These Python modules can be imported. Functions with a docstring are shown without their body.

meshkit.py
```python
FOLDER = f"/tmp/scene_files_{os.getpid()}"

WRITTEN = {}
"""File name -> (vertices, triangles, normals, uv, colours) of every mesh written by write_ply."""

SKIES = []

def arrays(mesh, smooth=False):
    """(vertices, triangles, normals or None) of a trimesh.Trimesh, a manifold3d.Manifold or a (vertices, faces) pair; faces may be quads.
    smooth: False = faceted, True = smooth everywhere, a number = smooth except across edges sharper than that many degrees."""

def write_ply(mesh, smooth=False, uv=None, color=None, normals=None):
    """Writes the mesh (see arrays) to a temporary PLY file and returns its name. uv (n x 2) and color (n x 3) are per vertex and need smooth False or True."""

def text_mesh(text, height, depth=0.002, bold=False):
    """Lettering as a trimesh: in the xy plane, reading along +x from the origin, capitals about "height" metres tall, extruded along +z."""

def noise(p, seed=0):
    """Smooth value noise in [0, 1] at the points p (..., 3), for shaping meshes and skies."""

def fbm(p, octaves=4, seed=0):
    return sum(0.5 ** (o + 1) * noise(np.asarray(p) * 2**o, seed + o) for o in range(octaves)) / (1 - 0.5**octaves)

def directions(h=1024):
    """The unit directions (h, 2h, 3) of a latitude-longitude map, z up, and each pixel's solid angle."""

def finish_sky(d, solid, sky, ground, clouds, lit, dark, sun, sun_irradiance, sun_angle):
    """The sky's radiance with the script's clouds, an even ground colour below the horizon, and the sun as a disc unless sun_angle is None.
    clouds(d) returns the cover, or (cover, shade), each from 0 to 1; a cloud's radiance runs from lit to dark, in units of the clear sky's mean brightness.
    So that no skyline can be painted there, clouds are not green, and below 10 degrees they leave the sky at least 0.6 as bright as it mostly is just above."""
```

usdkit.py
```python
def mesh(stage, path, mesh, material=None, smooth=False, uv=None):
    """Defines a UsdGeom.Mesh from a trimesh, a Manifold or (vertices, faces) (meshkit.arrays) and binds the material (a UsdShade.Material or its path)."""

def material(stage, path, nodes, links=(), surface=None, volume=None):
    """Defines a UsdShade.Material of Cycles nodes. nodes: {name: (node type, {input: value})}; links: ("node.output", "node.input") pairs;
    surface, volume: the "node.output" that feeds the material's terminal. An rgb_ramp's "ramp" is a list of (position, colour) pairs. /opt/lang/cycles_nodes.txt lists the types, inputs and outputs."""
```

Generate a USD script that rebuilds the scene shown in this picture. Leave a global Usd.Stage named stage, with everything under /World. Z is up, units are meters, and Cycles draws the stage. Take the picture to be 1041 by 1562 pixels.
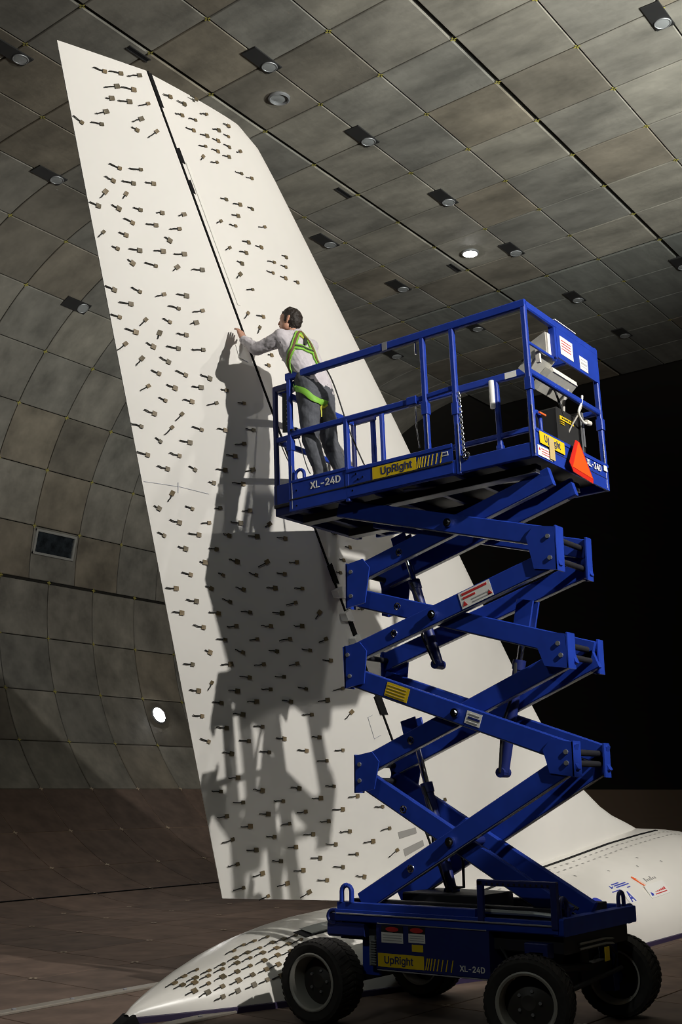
import math, random, numpy as np, trimesh, manifold3d as m3, usdkit, meshkit
from pxr import Usd, UsdGeom, UsdLux, UsdShade, Gf, Sdf
from shapely.geometry import Polygon
stage = Usd.Stage.CreateInMemory()
UsdGeom.SetStageUpAxis(stage, 'Z'); UsdGeom.SetStageMetersPerUnit(stage, 1.0)
UsdGeom.Xform.Define(stage, '/World'); UsdGeom.Scope.Define(stage, '/World/Looks')
rng = random.Random(7)
# ---------------------------------------------------------------- camera, light, exposure
# x runs along the wind tunnel, y to its left wall, z up; the photographer stands at the origin
EXPOSURE = 0.0
CAM_H = 1.70
F_PX = 1791.83
cam = UsdGeom.Camera.Define(stage, '/World/Camera')
cam.CreateHorizontalApertureAttr(24.0); cam.CreateFocalLengthAttr(24.0 * F_PX / 1041)
cam.CreateClippingRangeAttr(Gf.Vec2f(0.1, 500)); cam.CreateExposureAttr(EXPOSURE)
R_ = np.array([[0.5917, -0.8061, -0.0074], [-0.1858, -0.1454, 0.9718], [0.7845, 0.5736, 0.2358]])
q_, _ = np.linalg.qr(R_.T); q_ = q_ * np.sign((q_ * R_.T).sum(0)); R_ = q_.T
cam.AddTransformOp().Set(Gf.Matrix4d(*R_[0], 0, *R_[1], 0, *(-R_[2]), 0, 0, 0, CAM_H, 1))

def lamp(name, pos, target, radius, power, cone=None, soft=0.3, color=(1, .965, .905)):
    """a spot light: a small sphere with a beam angle"""
    l = UsdLux.SphereLight.Define(stage, '/World/' + name)
    l.CreateRadiusAttr(radius); l.CreateIntensityAttr(power); l.CreateColorAttr(Gf.Vec3f(*color)); l.CreateNormalizeAttr(True)
    if cone:
        s = UsdLux.ShapingAPI.Apply(l.GetPrim()); s.CreateShapingConeAngleAttr(cone); s.CreateShapingConeSoftnessAttr(soft)
    d = np.array(target, float) - pos; d /= np.linalg.norm(d); z = -d
    x = np.cross([0, 0, 1.0], z); x /= np.linalg.norm(x); y = np.cross(z, x)
    l.AddTransformOp().Set(Gf.Matrix4d(*x, 0, *y, 0, *z, 0, *map(float, pos), 1))
    return l
def aim(p, az, el, d=10.0):
    "a target d metres from p, az degrees from y towards x, el degrees up"
    a, e = math.radians(az), math.radians(el); return (p[0] + d * math.cos(e) * math.sin(a), p[1] + d * math.cos(e) * math.cos(a), p[2] + d * math.sin(e))
PA, PB, PC = (6.3, -3.55, 7.9), (8.8, -3.55, 7.9), (15.0, -3.0, 8.5)
lamp('wall_lamp', PA, aim(PA, 18, 10), .08, 1330, cone=49, soft=.04)
lamp('wall_lamp_second', PB, aim(PB, 14, 10), .10, 170, cone=49, soft=.04)
lamp('wall_lamp_third', PC, (16.5, 6.6, 1.5), .12, 500, cone=21, soft=.7)  # added fill to brighten the fuselage, not a known lamp
lamp('roof_lamp_behind', (-3.0, 2.8, 8.8), (8.0, 5.0, 3.2), .2, 145, cone=40, soft=1.0, color=(.92, 1, .96))  # fill added behind the camera to brighten the sides of the lift
lamp('roof_wash', (14.0, -2.6, 7.0), (15.5, 6, 12.6), .3, 2700, cone=36, soft=.8, color=(.97, 1, .95))  # uplight added only to brighten the roof panels
lamp('roof_lamp', (14.2, 11.0, 12.0), (9.0, 12.0, 0), .15, 400, cone=42, soft=1.0)  # added to raise the floor brightness, set apart from the lit round lamp
# ---------------------------------------------------------------- helpers
used = {}
def numbered(parent, name):
    k = (parent, name); n = used.get(k, 0); used[k] = n + 1
    return name if n == 0 else f'{name}_{n:03d}'
def path_of(parent): return '/World' if parent is None else str(parent.GetPath())
def tag(p, label=None, cat=None, group=None, kind=None):
    for k, v in (('label', label), ('category', cat), ('group', group), ('kind', kind)):
        if v: p.SetCustomDataByKey(k, v)
    return p
def obj(name, mesh, m, parent=None, smooth=False, **kw):
    if isinstance(mesh, (list,)): mesh = join(mesh)
    par = path_of(parent)
    p = usdkit.mesh(stage, f'{par}/{numbered(par, name)}', mesh, M[m] if isinstance(m, str) else m, smooth=smooth).GetPrim()
    return tag(p, **kw)
def thing(name, label, cat, loc=(0, 0, 0), rot=(0, 0, 0), group=None, kind=None):
    x = UsdGeom.Xform.Define(stage, '/World/' + numbered('/World', name))
    x.AddTranslateOp().Set(Gf.Vec3d(*map(float, loc)))
    if any(rot): x.AddRotateXYZOp().Set(Gf.Vec3f(*map(float, rot)))
    return tag(x.GetPrim(), label, cat, group, kind)
def struct(name, label): return thing(name, label, None, kind='structure')
def dup(root, loc, label, rot=(0, 0, 0), group=None):
    was = root.GetCustomData(); base = root.GetName()
    r = thing(base, label, was['category'], loc, rot, group or was.get('group'))
    r.GetReferences().AddInternalReference(root.GetPath()); r.SetInstanceable(True)
    return r
join = trimesh.util.concatenate
def tm(v, f): return trimesh.Trimesh(np.asarray(v, float), np.asarray(f, int), process=False)
def V(*a): return np.array(a, float)
def unit(v): v = np.asarray(v, float); return v / np.linalg.norm(v)
def frame(p, q, up=(0, 0, 1)):
    t = unit(V(*q) - V(*p)); up = V(*up)
    if abs(t @ up) > .98: up = V(0, 1, 0) if abs(t[1]) < .9 else V(1, 0, 0)
    s = unit(np.cross(t, up)); u = np.cross(s, t)
    return t, s, u
def bar(p, q, w, h, c=.006, up=(0, 0, 1)):
    """a rectangular beam from p to q (w sideways, h along up) with chamfered long edges"""
    t, s, u = frame(p, q, up); c = min(c, w * .3, h * .3); a, b = w / 2, h / 2
    prof = [(-a + c, -b), (a - c, -b), (a, -b + c), (a, b - c), (a - c, b), (-a + c, b), (-a, b - c), (-a, -b + c)]
    v = [V(*p) + s * x + u * y for x, y in prof] + [V(*q) + s * x + u * y for x, y in prof]
    f = []
    for i in range(8):
        j = (i + 1) % 8; f += [(i, j, 8 + j), (i, 8 + j, 8 + i)]
    for i in range(1, 7): f += [(0, i + 1, i), (8, 8 + i, 8 + i + 1)]
    m = tm(v, f)
    if m.volume < 0: m.invert()
    return m
def box(lo, hi, c=.006):
    lo, hi = np.minimum(lo, hi), np.maximum(lo, hi)
    return bar(((lo[0] + hi[0]) / 2, lo[1], (lo[2] + hi[2]) / 2), ((lo[0] + hi[0]) / 2, hi[1], (lo[2] + hi[2]) / 2), hi[0] - lo[0], hi[2] - lo[2], c)
def tube(pts, r, n=8, closed=False):
    p = np.array(pts, float); k = len(p)
    t = np.gradient(p, axis=0) if not closed else np.roll(p, -1, 0) - np.roll(p, 1, 0)
    t /= np.linalg.norm(t, axis=1, keepdims=True)
    ref = V(0, 0, 1) if abs(t[:, 2]).max() < .95 else V(.3, .9, .1)
    s = np.cross(t, ref); s /= np.linalg.norm(s, axis=1, keepdims=True); u = np.cross(s, t)
    rr = np.broadcast_to(r, (k,)); a = np.arange(n) * 2 * np.pi / n
    v = (p[:, None] + rr[:, None, None] * (np.cos(a)[None, :, None] * s[:, None] + np.sin(a)[None, :, None] * u[:, None])).reshape(-1, 3)
    f = []
    for i in range(k if closed else k - 1):
        i2 = (i + 1) % k
        for j in range(n):
            j2 = (j + 1) % n; f += [(i * n + j, i2 * n + j, i2 * n + j2), (i * n + j, i2 * n + j2, i * n + j2)]
    if not closed:
        v = np.vstack([v, p[0], p[-1]]); c0, c1 = len(v) - 2, len(v) - 1
        for j in range(n):
            j2 = (j + 1) % n; f += [(c0, j, j2), (c1, (k - 1) * n + j2, (k - 1) * n + j)]
    m = tm(v, f)
    if m.volume < 0: m.invert()
    return m
def cyl(p, q, r, n=20): return tube([p, q], r, n)
def lathe(prof, p, axis, n=32):
    """revolve (radius, along) points about the axis through p"""
    ax = unit(axis); s = unit(np.cross(ax, V(.31, .2, .93))); u = np.cross(ax, s); k = len(prof)
    a = np.arange(n) * 2 * np.pi / n
    v = np.array([V(*p) + ax * h + r * (np.cos(x) * s + np.sin(x) * u) for x in a for r, h in prof]); f = []
    for i in range(n):
        i2 = (i + 1) % n
        for j in range(k - 1): f += [(i * k + j, i2 * k + j, i2 * k + j + 1), (i * k + j, i2 * k + j + 1, i * k + j + 1)]
    m = tm(v, f)
    return m
def grid(P, flip=False, wrap=False):
    """a quad grid of points (n, m, 3)"""
    n, m = P.shape[:2]; f = []
    for i in range(n - 1):
        for j in range(m if wrap else m - 1):
            a, b, c, d = i * m + j, i * m + (j + 1) % m, (i + 1) * m + (j + 1) % m, (i + 1) * m + j
            f += [(a, b, c), (a, c, d)]
    f = np.array(f)
    return tm(P.reshape(-1, 3), f[:, ::-1] if flip else f)
def plate(poly, o, a, b, th):
    """an extruded outline: points (u, v) of poly at o + u a + v b, thickness th along a x b"""
    m = trimesh.creation.extrude_polygon(Polygon(poly) if not isinstance(poly, Polygon) else poly, th, engine='earcut')
    a, b = V(*a), V(*b); n = np.cross(a, b); v = m.vertices
    m.vertices = V(*o) + v[:, :1] * a + v[:, 1:2] * b + v[:, 2:] * n
    return m
def text(s, h, o, a, b, depth=.003, bold=True, center=False):
    m = meshkit.text_mesh(s, h, depth, bold); v = m.vertices.copy()
    if center: v[:, 0] -= v[:, 0].mean()
    a, b = V(*a), V(*b); n = np.cross(a, b)
    m.vertices = V(*o) + v[:, :1] * a + v[:, 1:2] * b + v[:, 2:] * n
    return m
def torus(c, axis, R, r, n=16, k=8, arc=2 * np.pi, start=0.0, ref=None):
    ax = unit(axis); s = unit(np.cross(ax, V(.2, .3, .93))) if ref is None else unit(ref); u = np.cross(ax, s)
    full = arc > 6.28
    a = start + np.arange(n + (0 if full else 1)) * arc / n
    return tube([V(*c) + R * (np.cos(x) * s + np.sin(x) * u) for x in a], r, k, closed=full)
# ---------------------------------------------------------------- materials
M = {}
def mat(name, color, rough=.5, metal=0.0, spec=.5, noise=None, bump=None, emit=None, rnd=None, coat=0, streak=None, extra=None):
    """principled with optional colour mottling (scale, amount), bump (scale, height) and a per-object variation (dark, light)"""
    n = {'p': ('principled_bsdf', {'base_color': color, 'roughness': rough, 'metallic': metal, 'specular_ior_level': spec, 'coat_weight': coat})}; L = []; src = None
    n['tc'] = ('texture_coordinate', {})
    if noise:
        n['map'] = ('mapping', {'scale': noise[2] if len(noise) > 2 else (1, 1, 1)})
        n['n'] = ('noise_texture', {'scale': noise[0], 'detail': 5.0, 'roughness': .6})
        lo, hi = 1 - noise[1], 1 + noise[1]
        n['r'] = ('rgb_ramp', {'ramp': [(.3, tuple(min(1, c * lo) for c in color)), (.7, tuple(min(1, c * hi) for c in color))]})
        L += [('tc.object', 'map.vector'), ('map.vector', 'n.vector'), ('n.fac', 'r.fac')]; src = 'r.color'
    if rnd:
        n['oi'] = ('object_info', {})
        n['rr'] = ('rgb_ramp', {'ramp': rnd})
        n['mx'] = ('mix', {'mix_type': 'multiply', 'fac': 1.0, 'color1': color})
        L += [('oi.random', 'rr.fac'), ('rr.color', 'mx.color2')]
        if src: L.append((src, 'mx.color1'))
        src = 'mx.color'
    if src: L.append((src, 'p.base_color'))
    if bump:
        n['bn'] = ('noise_texture', {'scale': bump[0], 'detail': 3.0}); n['b'] = ('bump', {'strength': bump[1], 'distance': bump[2] if len(bump) > 2 else .01})
        L += [('tc.object', 'bn.vector'), ('bn.fac', 'b.height'), ('b.normal', 'p.normal')]
    if emit: n['p'][1].update({'emission_color': emit[0], 'emission_strength': emit[1]})
    M[name] = usdkit.material(stage, '/World/Looks/' + name, n, L, surface='p.BSDF')
tone = [(0.0, (.78, .79, .80)), (.3, (.92, .92, .91)), (.6, (1, .98, .95)), (.85, (1.06, 1.03, .97)), (1.0, (1.14, 1.13, 1.10))]
mat('acoustic_panel', (.175, .168, .146), .75, noise=(1.9, .34, (1.1, .45, 1.0)), rnd=tone, bump=(5, .35, .02))
mat('acoustic_panel_rust', (.165, .148, .118), .75, noise=(1.3, .42, (1.0, .5, 1)), rnd=tone, bump=(5, .35, .02))
mat('acoustic_panel_shaded', (.12, .125, .115), .75, noise=(1.6, .25, (.5, 2.2, 1)), rnd=tone, bump=(5, .35, .02))  # same panel in a darker tone, for the less lit far roof
mat('joint_dark', (.022, .021, .018), .95, spec=.2)
mat('far_unlit', (.006, .006, .006), .95)  # near-black colour stands in for the unlit depth of the tunnel
mat('joint_tan', (.36, .25, .17), .9)
mat('floor_panel', (.135, .092, .070), .85, noise=(2.5, .3), rnd=[(0, (.8, .8, .8)), (1, (1.15, 1.12, 1.1))], bump=(40, .2, .004))
mat('clip_yellow', (.30, .27, .06), .6)
mat('clip_tan', (.45, .36, .25), .6)
mat('fin_white', (.78, .76, .715), .6, spec=.3, noise=(1.2, .025))
mat('body_white', (.80, .775, .72), .32, noise=(1.5, .02))
mat('cover_white', (.82, .80, .75), .35)
mat('seal_black', (.006, .006, .007), .8, spec=.2)
mat('seal_grey', (.33, .35, .33), .6)
mat('seal_purple', (.03, .02, .06), .5)
mat('bracket_sheen', (.88, .88, .86), .5)  # white stands in for the bright reflection off the brackets
mat('tape_brown', (.15, .115, .06), .55, rnd=[(0, (.6, .62, .6)), (1, (1.3, 1.2, 1.1))])
mat('thread_black', (.02, .02, .018), .8)
mat('pencil', (.42, .43, .46), .8)
mat('tape_grey', (.34, .33, .31), .7)
mat('lift_blue', (.013, .044, .345), .45, spec=.35, noise=(6, .12))
mat('lift_navy', (.012, .022, .14), .45)
mat('lift_black', (.012, .012, .016), .6)
mat('scuffed_edge', (.35, .35, .38), .5, metal=.4)
mat('chrome', (.75, .77, .8), .15, metal=1.0)
mat('steel_grey', (.32, .33, .34), .4, metal=.6)
mat('galvanised', (.42, .44, .42), .45, metal=.5)
mat('label_yellow', (.78, .55, .01), .5)
mat('tape_masking', (.55, .42, .18), .6)
mat('label_white', (.80, .79, .75), .5)
mat('label_navy', (.02, .03, .12), .5)
mat('label_red', (.55, .03, .03), .5)
mat('label_grey', (.45, .45, .45), .6)
mat('logo_blue', (.04, .06, .45), .5)
mat('logo_orange', (.85, .14, .03), .5)
mat('sign_orange', (.95, .10, .01), .45)
mat('sign_red', (.62, .02, .01), .45)
mat('box_grey', (.50, .49, .44), .45, noise=(8, .1))
mat('box_lit_plug_white', (.80, .76, .68), .45)  # box faces toward the lamp painted lighter; also the plug's own white
mat('cable_grey', (.40, .38, .34), .5)
mat('cable_black', (.015, .015, .015), .5)
mat('case_black', (.018, .018, .018), .55)
mat('rubber', (.022, .02, .018), .8, noise=(20, .3))
mat('rim_white', (.36, .35, .31), .45)
mat('rim_inside', (.04, .035, .03), .6)
mat('glass_dark', (.02, .025, .03), .08, noise=(6, .6))
mat('window_frame', (.34, .34, .32), .5, metal=.3)
mat('lamp_black', (.012, .012, .012), .6)
mat('lens_grey', (.22, .23, .23), .35)
mat('lamp_lit', (1, 1, 1), .4, emit=((1.0, .98, .95), 160.0))
mat('floor_strip', (.30, .27, .23), .5, metal=.3)
mat('shirt', (.58, .54, .57), .8, noise=(14, .08), bump=(18, .35, .02))
mat('trousers', (.085, .09, .105), .85, noise=(30, .12), bump=(14, .4, .02))
mat('skin', (.52, .27, .18), .5)
mat('hair', (.02, .013, .009), .6, bump=(60, .8, .01))
mat('shoe', (.03, .022, .018), .5)
mat('harness_green', (.22, .52, .05), .6)
mat('harness_yellow', (.62, .62, .08), .6)
mat('harness_brown', (.16, .09, .04), .7)
mat('harness_dark', (.03, .04, .02), .7)
mat('belt_pale', (.62, .62, .55), .5)

# ---------------------------------------------------------------- the wind tunnel: flat roof, round side walls, flat floor
RW, YW, YR, XN, XF = 6.1, 14.4, 2.2, -8.0, 120.0          # wall radius, centre lines of the two round walls, ends
UB = RW * math.pi
def sec(u, off=0.0):
    """a point of the cross-section: u < 0 roof, 0..UB the left wall, beyond it the floor; off metres inwards"""
    if u < 0: return YW + u, 2 * RW - off
    if u > UB: return YW - (u - UB), off
    a = u / RW; return YW + (RW - off) * math.sin(a), RW + (RW - off) * math.cos(a)
def shell(us, x0, x1, off): return grid(np.array([[(x, *sec(u, off)) for x in (x0, x1)] for u in us]))
def panel(xs0, xs1, u0, u1, gap=.02, th=.035, nseg=1):
    """one lining panel between the joint lines x = xs0(u), x = xs1(u), with a small bevel"""
    us = np.linspace(0, 1, nseg + 1); rings = []
    for ins, off in ((gap / 2 + min(.012, th * .3), .0), (gap / 2, -th * .28), (gap / 2, -th)):
        row = []
        for q in us: u = u0 + ins + (u1 - u0 - 2 * ins) * q; row.append((u, xs0(u) + ins, xs1(u) - ins))
        rings.append([(x, *sec(u, off)) for u, x, _ in row] + [(x, *sec(u, off)) for u, _, x in row[::-1]])
    k = nseg + 1; n = 2 * k; v = np.array(rings).reshape(-1, 3); f = []
    for i in range(nseg): a, b, c, d = i, i + 1, n - 2 - i, n - 1 - i; f += [(a, b, c), (a, c, d)]
    for r in (0, 1):
        for i in range(n): j = (i + 1) % n; f += [(r * n + i, r * n + n + i, r * n + n + j), (r * n + i, r * n + n + j, r * n + j)]
    return tm(v, f)
def clip_cross(x, u):
    out = []
    for du, dx in ((.05, .012), (.012, .05)):
        q = [(x + a * dx, *sec(u + b * du, .008)) for a, b in ((-1, -1), (1, -1), (1, 1), (-1, 1))]
        out.append(tm(q, [(0, 1, 2), (0, 2, 3)]))
    return join(out)
XU = lambda k: (lambda u: 15.86 + .06 * u + 1.295 * k)          # joint lines of the roof and upper wall
XL = lambda k: (lambda u: 16.97 + 1.31 * k)                       # of the lower wall
ceiling = struct('ceiling', 'flat tunnel roof lined with weathered grey acoustic panels')
wall_left = struct('wall_left', 'rounded left tunnel wall of grey panels above dark brown ones')
floor = struct('floor', 'dark brown panelled tunnel floor with pale seams')
wall_right = struct('wall_right', 'rounded right tunnel wall outside the picture')
UC = [-12.3, -11.0, -9.7, -8.4, -7.06, -5.74, -4.56, -3.38, -2.1, -.83, .5]
UW = [.5, 1.8, 3.12, 4.36, 5.61, 6.86, 8.11, 9.30]
UL = [9.30, 10.55, 11.77, 12.98, 14.21, 15.43, 16.63, 17.84, 19.0]
obj('backing', shell([YR - YW, -6, 0.0, .5], XN, XF, -.04), 'joint_dark', ceiling)
obj('backing', shell(list(np.linspace(.5, 14.21, 40)), XN, XF, -.04), 'joint_dark', wall_left)
obj('backing', shell(list(np.linspace(14.21, UB, 16)), XN, XF, -.009), 'joint_tan', wall_left)
obj('backing', shell([UB, UB + 3, UB + YW - YR], XN, XF, -.009), 'joint_tan', floor)
a_ = np.linspace(math.pi, 2 * math.pi, 40)
obj('lining', grid(np.array([[(x, YR + RW * math.sin(a), RW - RW * math.cos(a - math.pi)) for x in (XN, XF)] for a in a_]), flip=True), 'acoustic_panel', wall_right, smooth=True)
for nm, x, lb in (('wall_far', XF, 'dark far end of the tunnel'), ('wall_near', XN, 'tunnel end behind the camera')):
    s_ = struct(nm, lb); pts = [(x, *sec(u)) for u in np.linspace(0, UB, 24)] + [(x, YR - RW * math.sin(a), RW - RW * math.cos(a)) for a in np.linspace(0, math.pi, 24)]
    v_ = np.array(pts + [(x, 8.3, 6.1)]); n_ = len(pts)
    obj('lining', tm(v_, [(i, (i + 1) % n_, n_) for i in range(n_)]), 'far_unlit', s_)
wide = {-7.06: .06, -3.38: .05, 9.30: .05, 17.84: .05}
def gap_rows(us, i): return us[i] + (wide.get(us[i], 0) / 2), us[i + 1] - (wide.get(us[i + 1], 0) / 2)
clips, clips_t = [], []
for i in range(len(UC) - 1):
    for k in range(-7, 9):
        u0, u1 = gap_rows(UC, i); x0, x1 = XU(k), XU(k + 1)
        if k + 1 == 4: x1 = (lambda f: (lambda u: f(u) - .03))(x1)
        if k == 4: x0 = (lambda f: (lambda u: f(u) + .03))(x0)
        r = rng.random(); m_ = 'acoustic_panel_rust' if r < .22 else 'acoustic_panel'
        if k >= 4: m_ = 'acoustic_panel_shaded' if r > .25 else m_  # weaker light on the far roof put in as darker panels
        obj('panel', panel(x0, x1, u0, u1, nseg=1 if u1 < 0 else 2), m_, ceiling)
        if i: clips.append(clip_cross(XU(k)(UC[i]), UC[i]))
obj('joint_clips', clips, 'clip_yellow', ceiling, kind='stuff'); clips = []
for i in range(len(UW) - 1):
    for k in range(-7, 8):
        u0, u1 = gap_rows(UW, i)
        if (i, k) == (5, 1): pass
        obj('panel', panel(XU(k), XU(k + 1), u0, u1, nseg=4), 'acoustic_panel_rust' if rng.random() < .18 else 'acoustic_panel', wall_left, smooth=25)
        clips.append(clip_cross(XU(k)(UW[i]), UW[i]))
for i in range(len(UL) - 1):
    for k in range(-7, 6):
        u0, u1 = gap_rows(UL, i); low = UL[i] > 14
        obj('panel', panel(XL(k), XL(k + 1), u0, u1, gap=.012 if low else .02, th=.012 if low else .035, nseg=4), 'floor_panel' if low else ('acoustic_panel_rust' if rng.random() < .3 else 'acoustic_panel'), wall_left, smooth=25)
        (clips_t if UL[i] > 14 else clips).append(clip_cross(XL(k)(UL[i]), UL[i]))
obj('joint_clips', clips, 'clip_yellow', wall_left, kind='stuff')
obj('joint_clips', clips_t, 'clip_tan', wall_left, kind='stuff'); clips_t = []
FY = [14.56, 13.5, 12.4, 10.95, 9.65, 8.30, 6.80, 5.5, 4.2, 2.9, 1.6, .3]
UF = [UB + YW - y for y in FY]
XFl = lambda k: (lambda u: 10.77 + .11 * (YW - (u - UB) - 9.65) + 1.36 * k)
for i in range(len(UF) - 1):
    for k in range(-6, 9):
        obj('panel', panel(XFl(k), XFl(k + 1), UF[i], UF[i + 1], gap=.014, th=.012), 'floor_panel', floor)
        clips_t.append(clip_cross(XFl(k)(UF[i]), UF[i]))
obj('joint_clips', clips_t, 'clip_tan', floor, kind='stuff')
obj('outer_lining', shell([UF[-1], UF[-1] + 2.5], XN, XF, 0), 'floor_panel', floor)
obj('outer_lining', shell([19.0, UB, UF[0]], XN, XF, 0), 'floor_panel', floor)
for nm, y, x0, x1, lb in (('trim_1', 8.30, 2.0, 14.5, 'pale metal rail let into the floor behind the tail cone tip'), ('trim_2', 6.80, 2.0, 8.6, 'pale metal rail in the floor in front of the tail cone')):
    s_ = struct(nm, lb); obj('rail', bar((x0, y, .012), (x1, y, .012), .13, .024, .005), 'floor_strip', s_)
    for x in np.arange(x0 + .4, x1, .62): obj('bolt', cyl((x, y, .02), (x, y, .032), .02, 8), 'scuffed_edge', s_)
t3 = struct('trim_3', 'black joint strip where the curved brown wall meets the floor')
obj('strip', bar((2.0, *sec(17.84, .004)), (26.0, *sec(17.84, .004)), .05, .012, .003), 'seal_black', t3)
# lamps let into the roof and the left wall
def on_lining(x, u):
    y, z = sec(u); y2, z2 = sec(u, 1.0); n = unit(V(0, y2 - y, z2 - z)); return V(x, y, z), n, np.cross(V(1, 0, 0), n)
def make_spot(x, u, label, first=[None]):
    o, n, b = on_lining(0, u); rot = math.degrees(math.atan2(-n[1], -n[2])) if u > 0 else 0
    rot = -math.degrees(u / RW) if u > 0 else 0
    y, z = sec(u)
    if first[0] is None:
        t = thing('recessed_spotlight', label, 'ceiling light', (x, y, z), (rot, 0, 0), 'recessed spotlights in the tunnel lining')
        obj('housing', box((-.31, -.13, -.022), (.31, .13, .03), .008), 'lamp_black', t)
        obj('lens', lathe([(0.0, -.034), (.085, -.034), (.105, -.028), (.105, -.018)], (.17, 0, 0), (0, 0, 1), 20), 'lens_grey', t, smooth=30)
        obj('lens_ring', torus((.17, 0, -.026), (0, 0, 1), .11, .012, 20, 6), 'steel_grey', t, smooth=True)
        first[0] = t
    else: dup(first[0], (x, y, z), label, (rot, 0, 0))
for x, u, lb in ((11.58, -4.56, 'recessed black spotlight in the roof just right of the fin tip'),
                 (14.13, -4.56, 'recessed black spotlight in the roof second along the row right of the fin'),
                 (16.67, -4.56, 'recessed black spotlight in the roof up and left of the lit white lamp'),
                 (19.25, -4.56, 'recessed black spotlight in the roof just right of the lit white lamp'),
                 (22.1, -4.56, 'recessed black spotlight in the roof above the platform control box'),
                 (24.65, -4.56, 'recessed black spotlight in the dark roof right of the platform end panel'),
                 (11.85, .46, 'recessed black spotlight in the upper wall left of the upper rudder'),
                 (14.71, 3.10, 'lowest recessed black spotlight on the wall left of the rudder'),
                 (9.26, -1.78, 'recessed black spotlight at the top left edge of the picture'),
                 (16.73, -1.83, 'recessed black spotlight in the roof beside the fin leading edge, upper one'),
                 (19.32, -1.83, 'recessed black spotlight in the roof above the platform top rail, mid row'),
                 (22.2, -2.0, 'recessed black spotlight seen just above the platform top rail'),
                 (22.48, .44, 'recessed black spotlight seen between the platform top and mid rails'),
                 (25.1, -2.0, 'recessed black spotlight in dark roof behind the gate post'),
                 (14.1, -9.6, 'recessed black spotlight in the top right corner of the picture'),
                 (21.9, -7.0, 'recessed black spotlight at the right edge above the dark roof')):
    make_spot(x, u, lb)
for x, lb in ((10.39, 'short black slot on the dark roof joint behind the fin tip'), (15.44, 'short black slot on the dark roof joint in the middle of the roof'), (19.29, 'short black slot on the dark roof joint left of the lit lamp')):
    t = thing('roof_slot', lb, 'vent', (x, 11.18, 12.2), group=None)
    obj('slot_frame', [box((-.21, -.05, -.014), (.21, -.03, .02), .003), box((-.21, .03, -.014), (.21, .05, .02), .003)], 'lamp_black', t)
    obj('slot_plate', box((-.2, -.03, -.008), (.2, .03, .01), .003), 'seal_black', t)
def round_lamp(x, u, r, label, lit):
    o, n, b = on_lining(x, u); t = thing('round_lamp', label, 'lamp')
    obj('lamp_ring', lathe([(r, .004), (r, .03), (r * .86, .045), (r * .76, .03), (r * .76, .0)], o, n, 28), 'steel_grey', t, smooth=30)
    obj('lens', lathe([(0, .085), (r * .35, .075), (r * .6, .05), (r * .76, .012)] if lit else [(0, .024), (r * .4, .022), (r * .76, .012)], o, n, 24), 'lamp_lit' if lit else 'lens_grey', t, smooth=True)
round_lamp(12.47, -4.16, .17, 'unlit round lamp in a steel ring in the roof near the fin tip', False)
round_lamp(18.87, -3.83, .17, 'round roof lamp shining white above the work platform', True)
round_lamp(19.957, 12.175, .22, 'round wall lamp shining white low on the wall left of the rudder', True)
round_lamp(14.80, 7.4, .16, 'round wall lamp shining just past the left edge', True)
w1 = struct('window_1', 'small dark observation window in the left wall')
uA, uB_, xA, xB = 8.16, 8.72, 16.40, 17.55
def wq(x, u, off): return (x, *sec(u, off))
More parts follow.
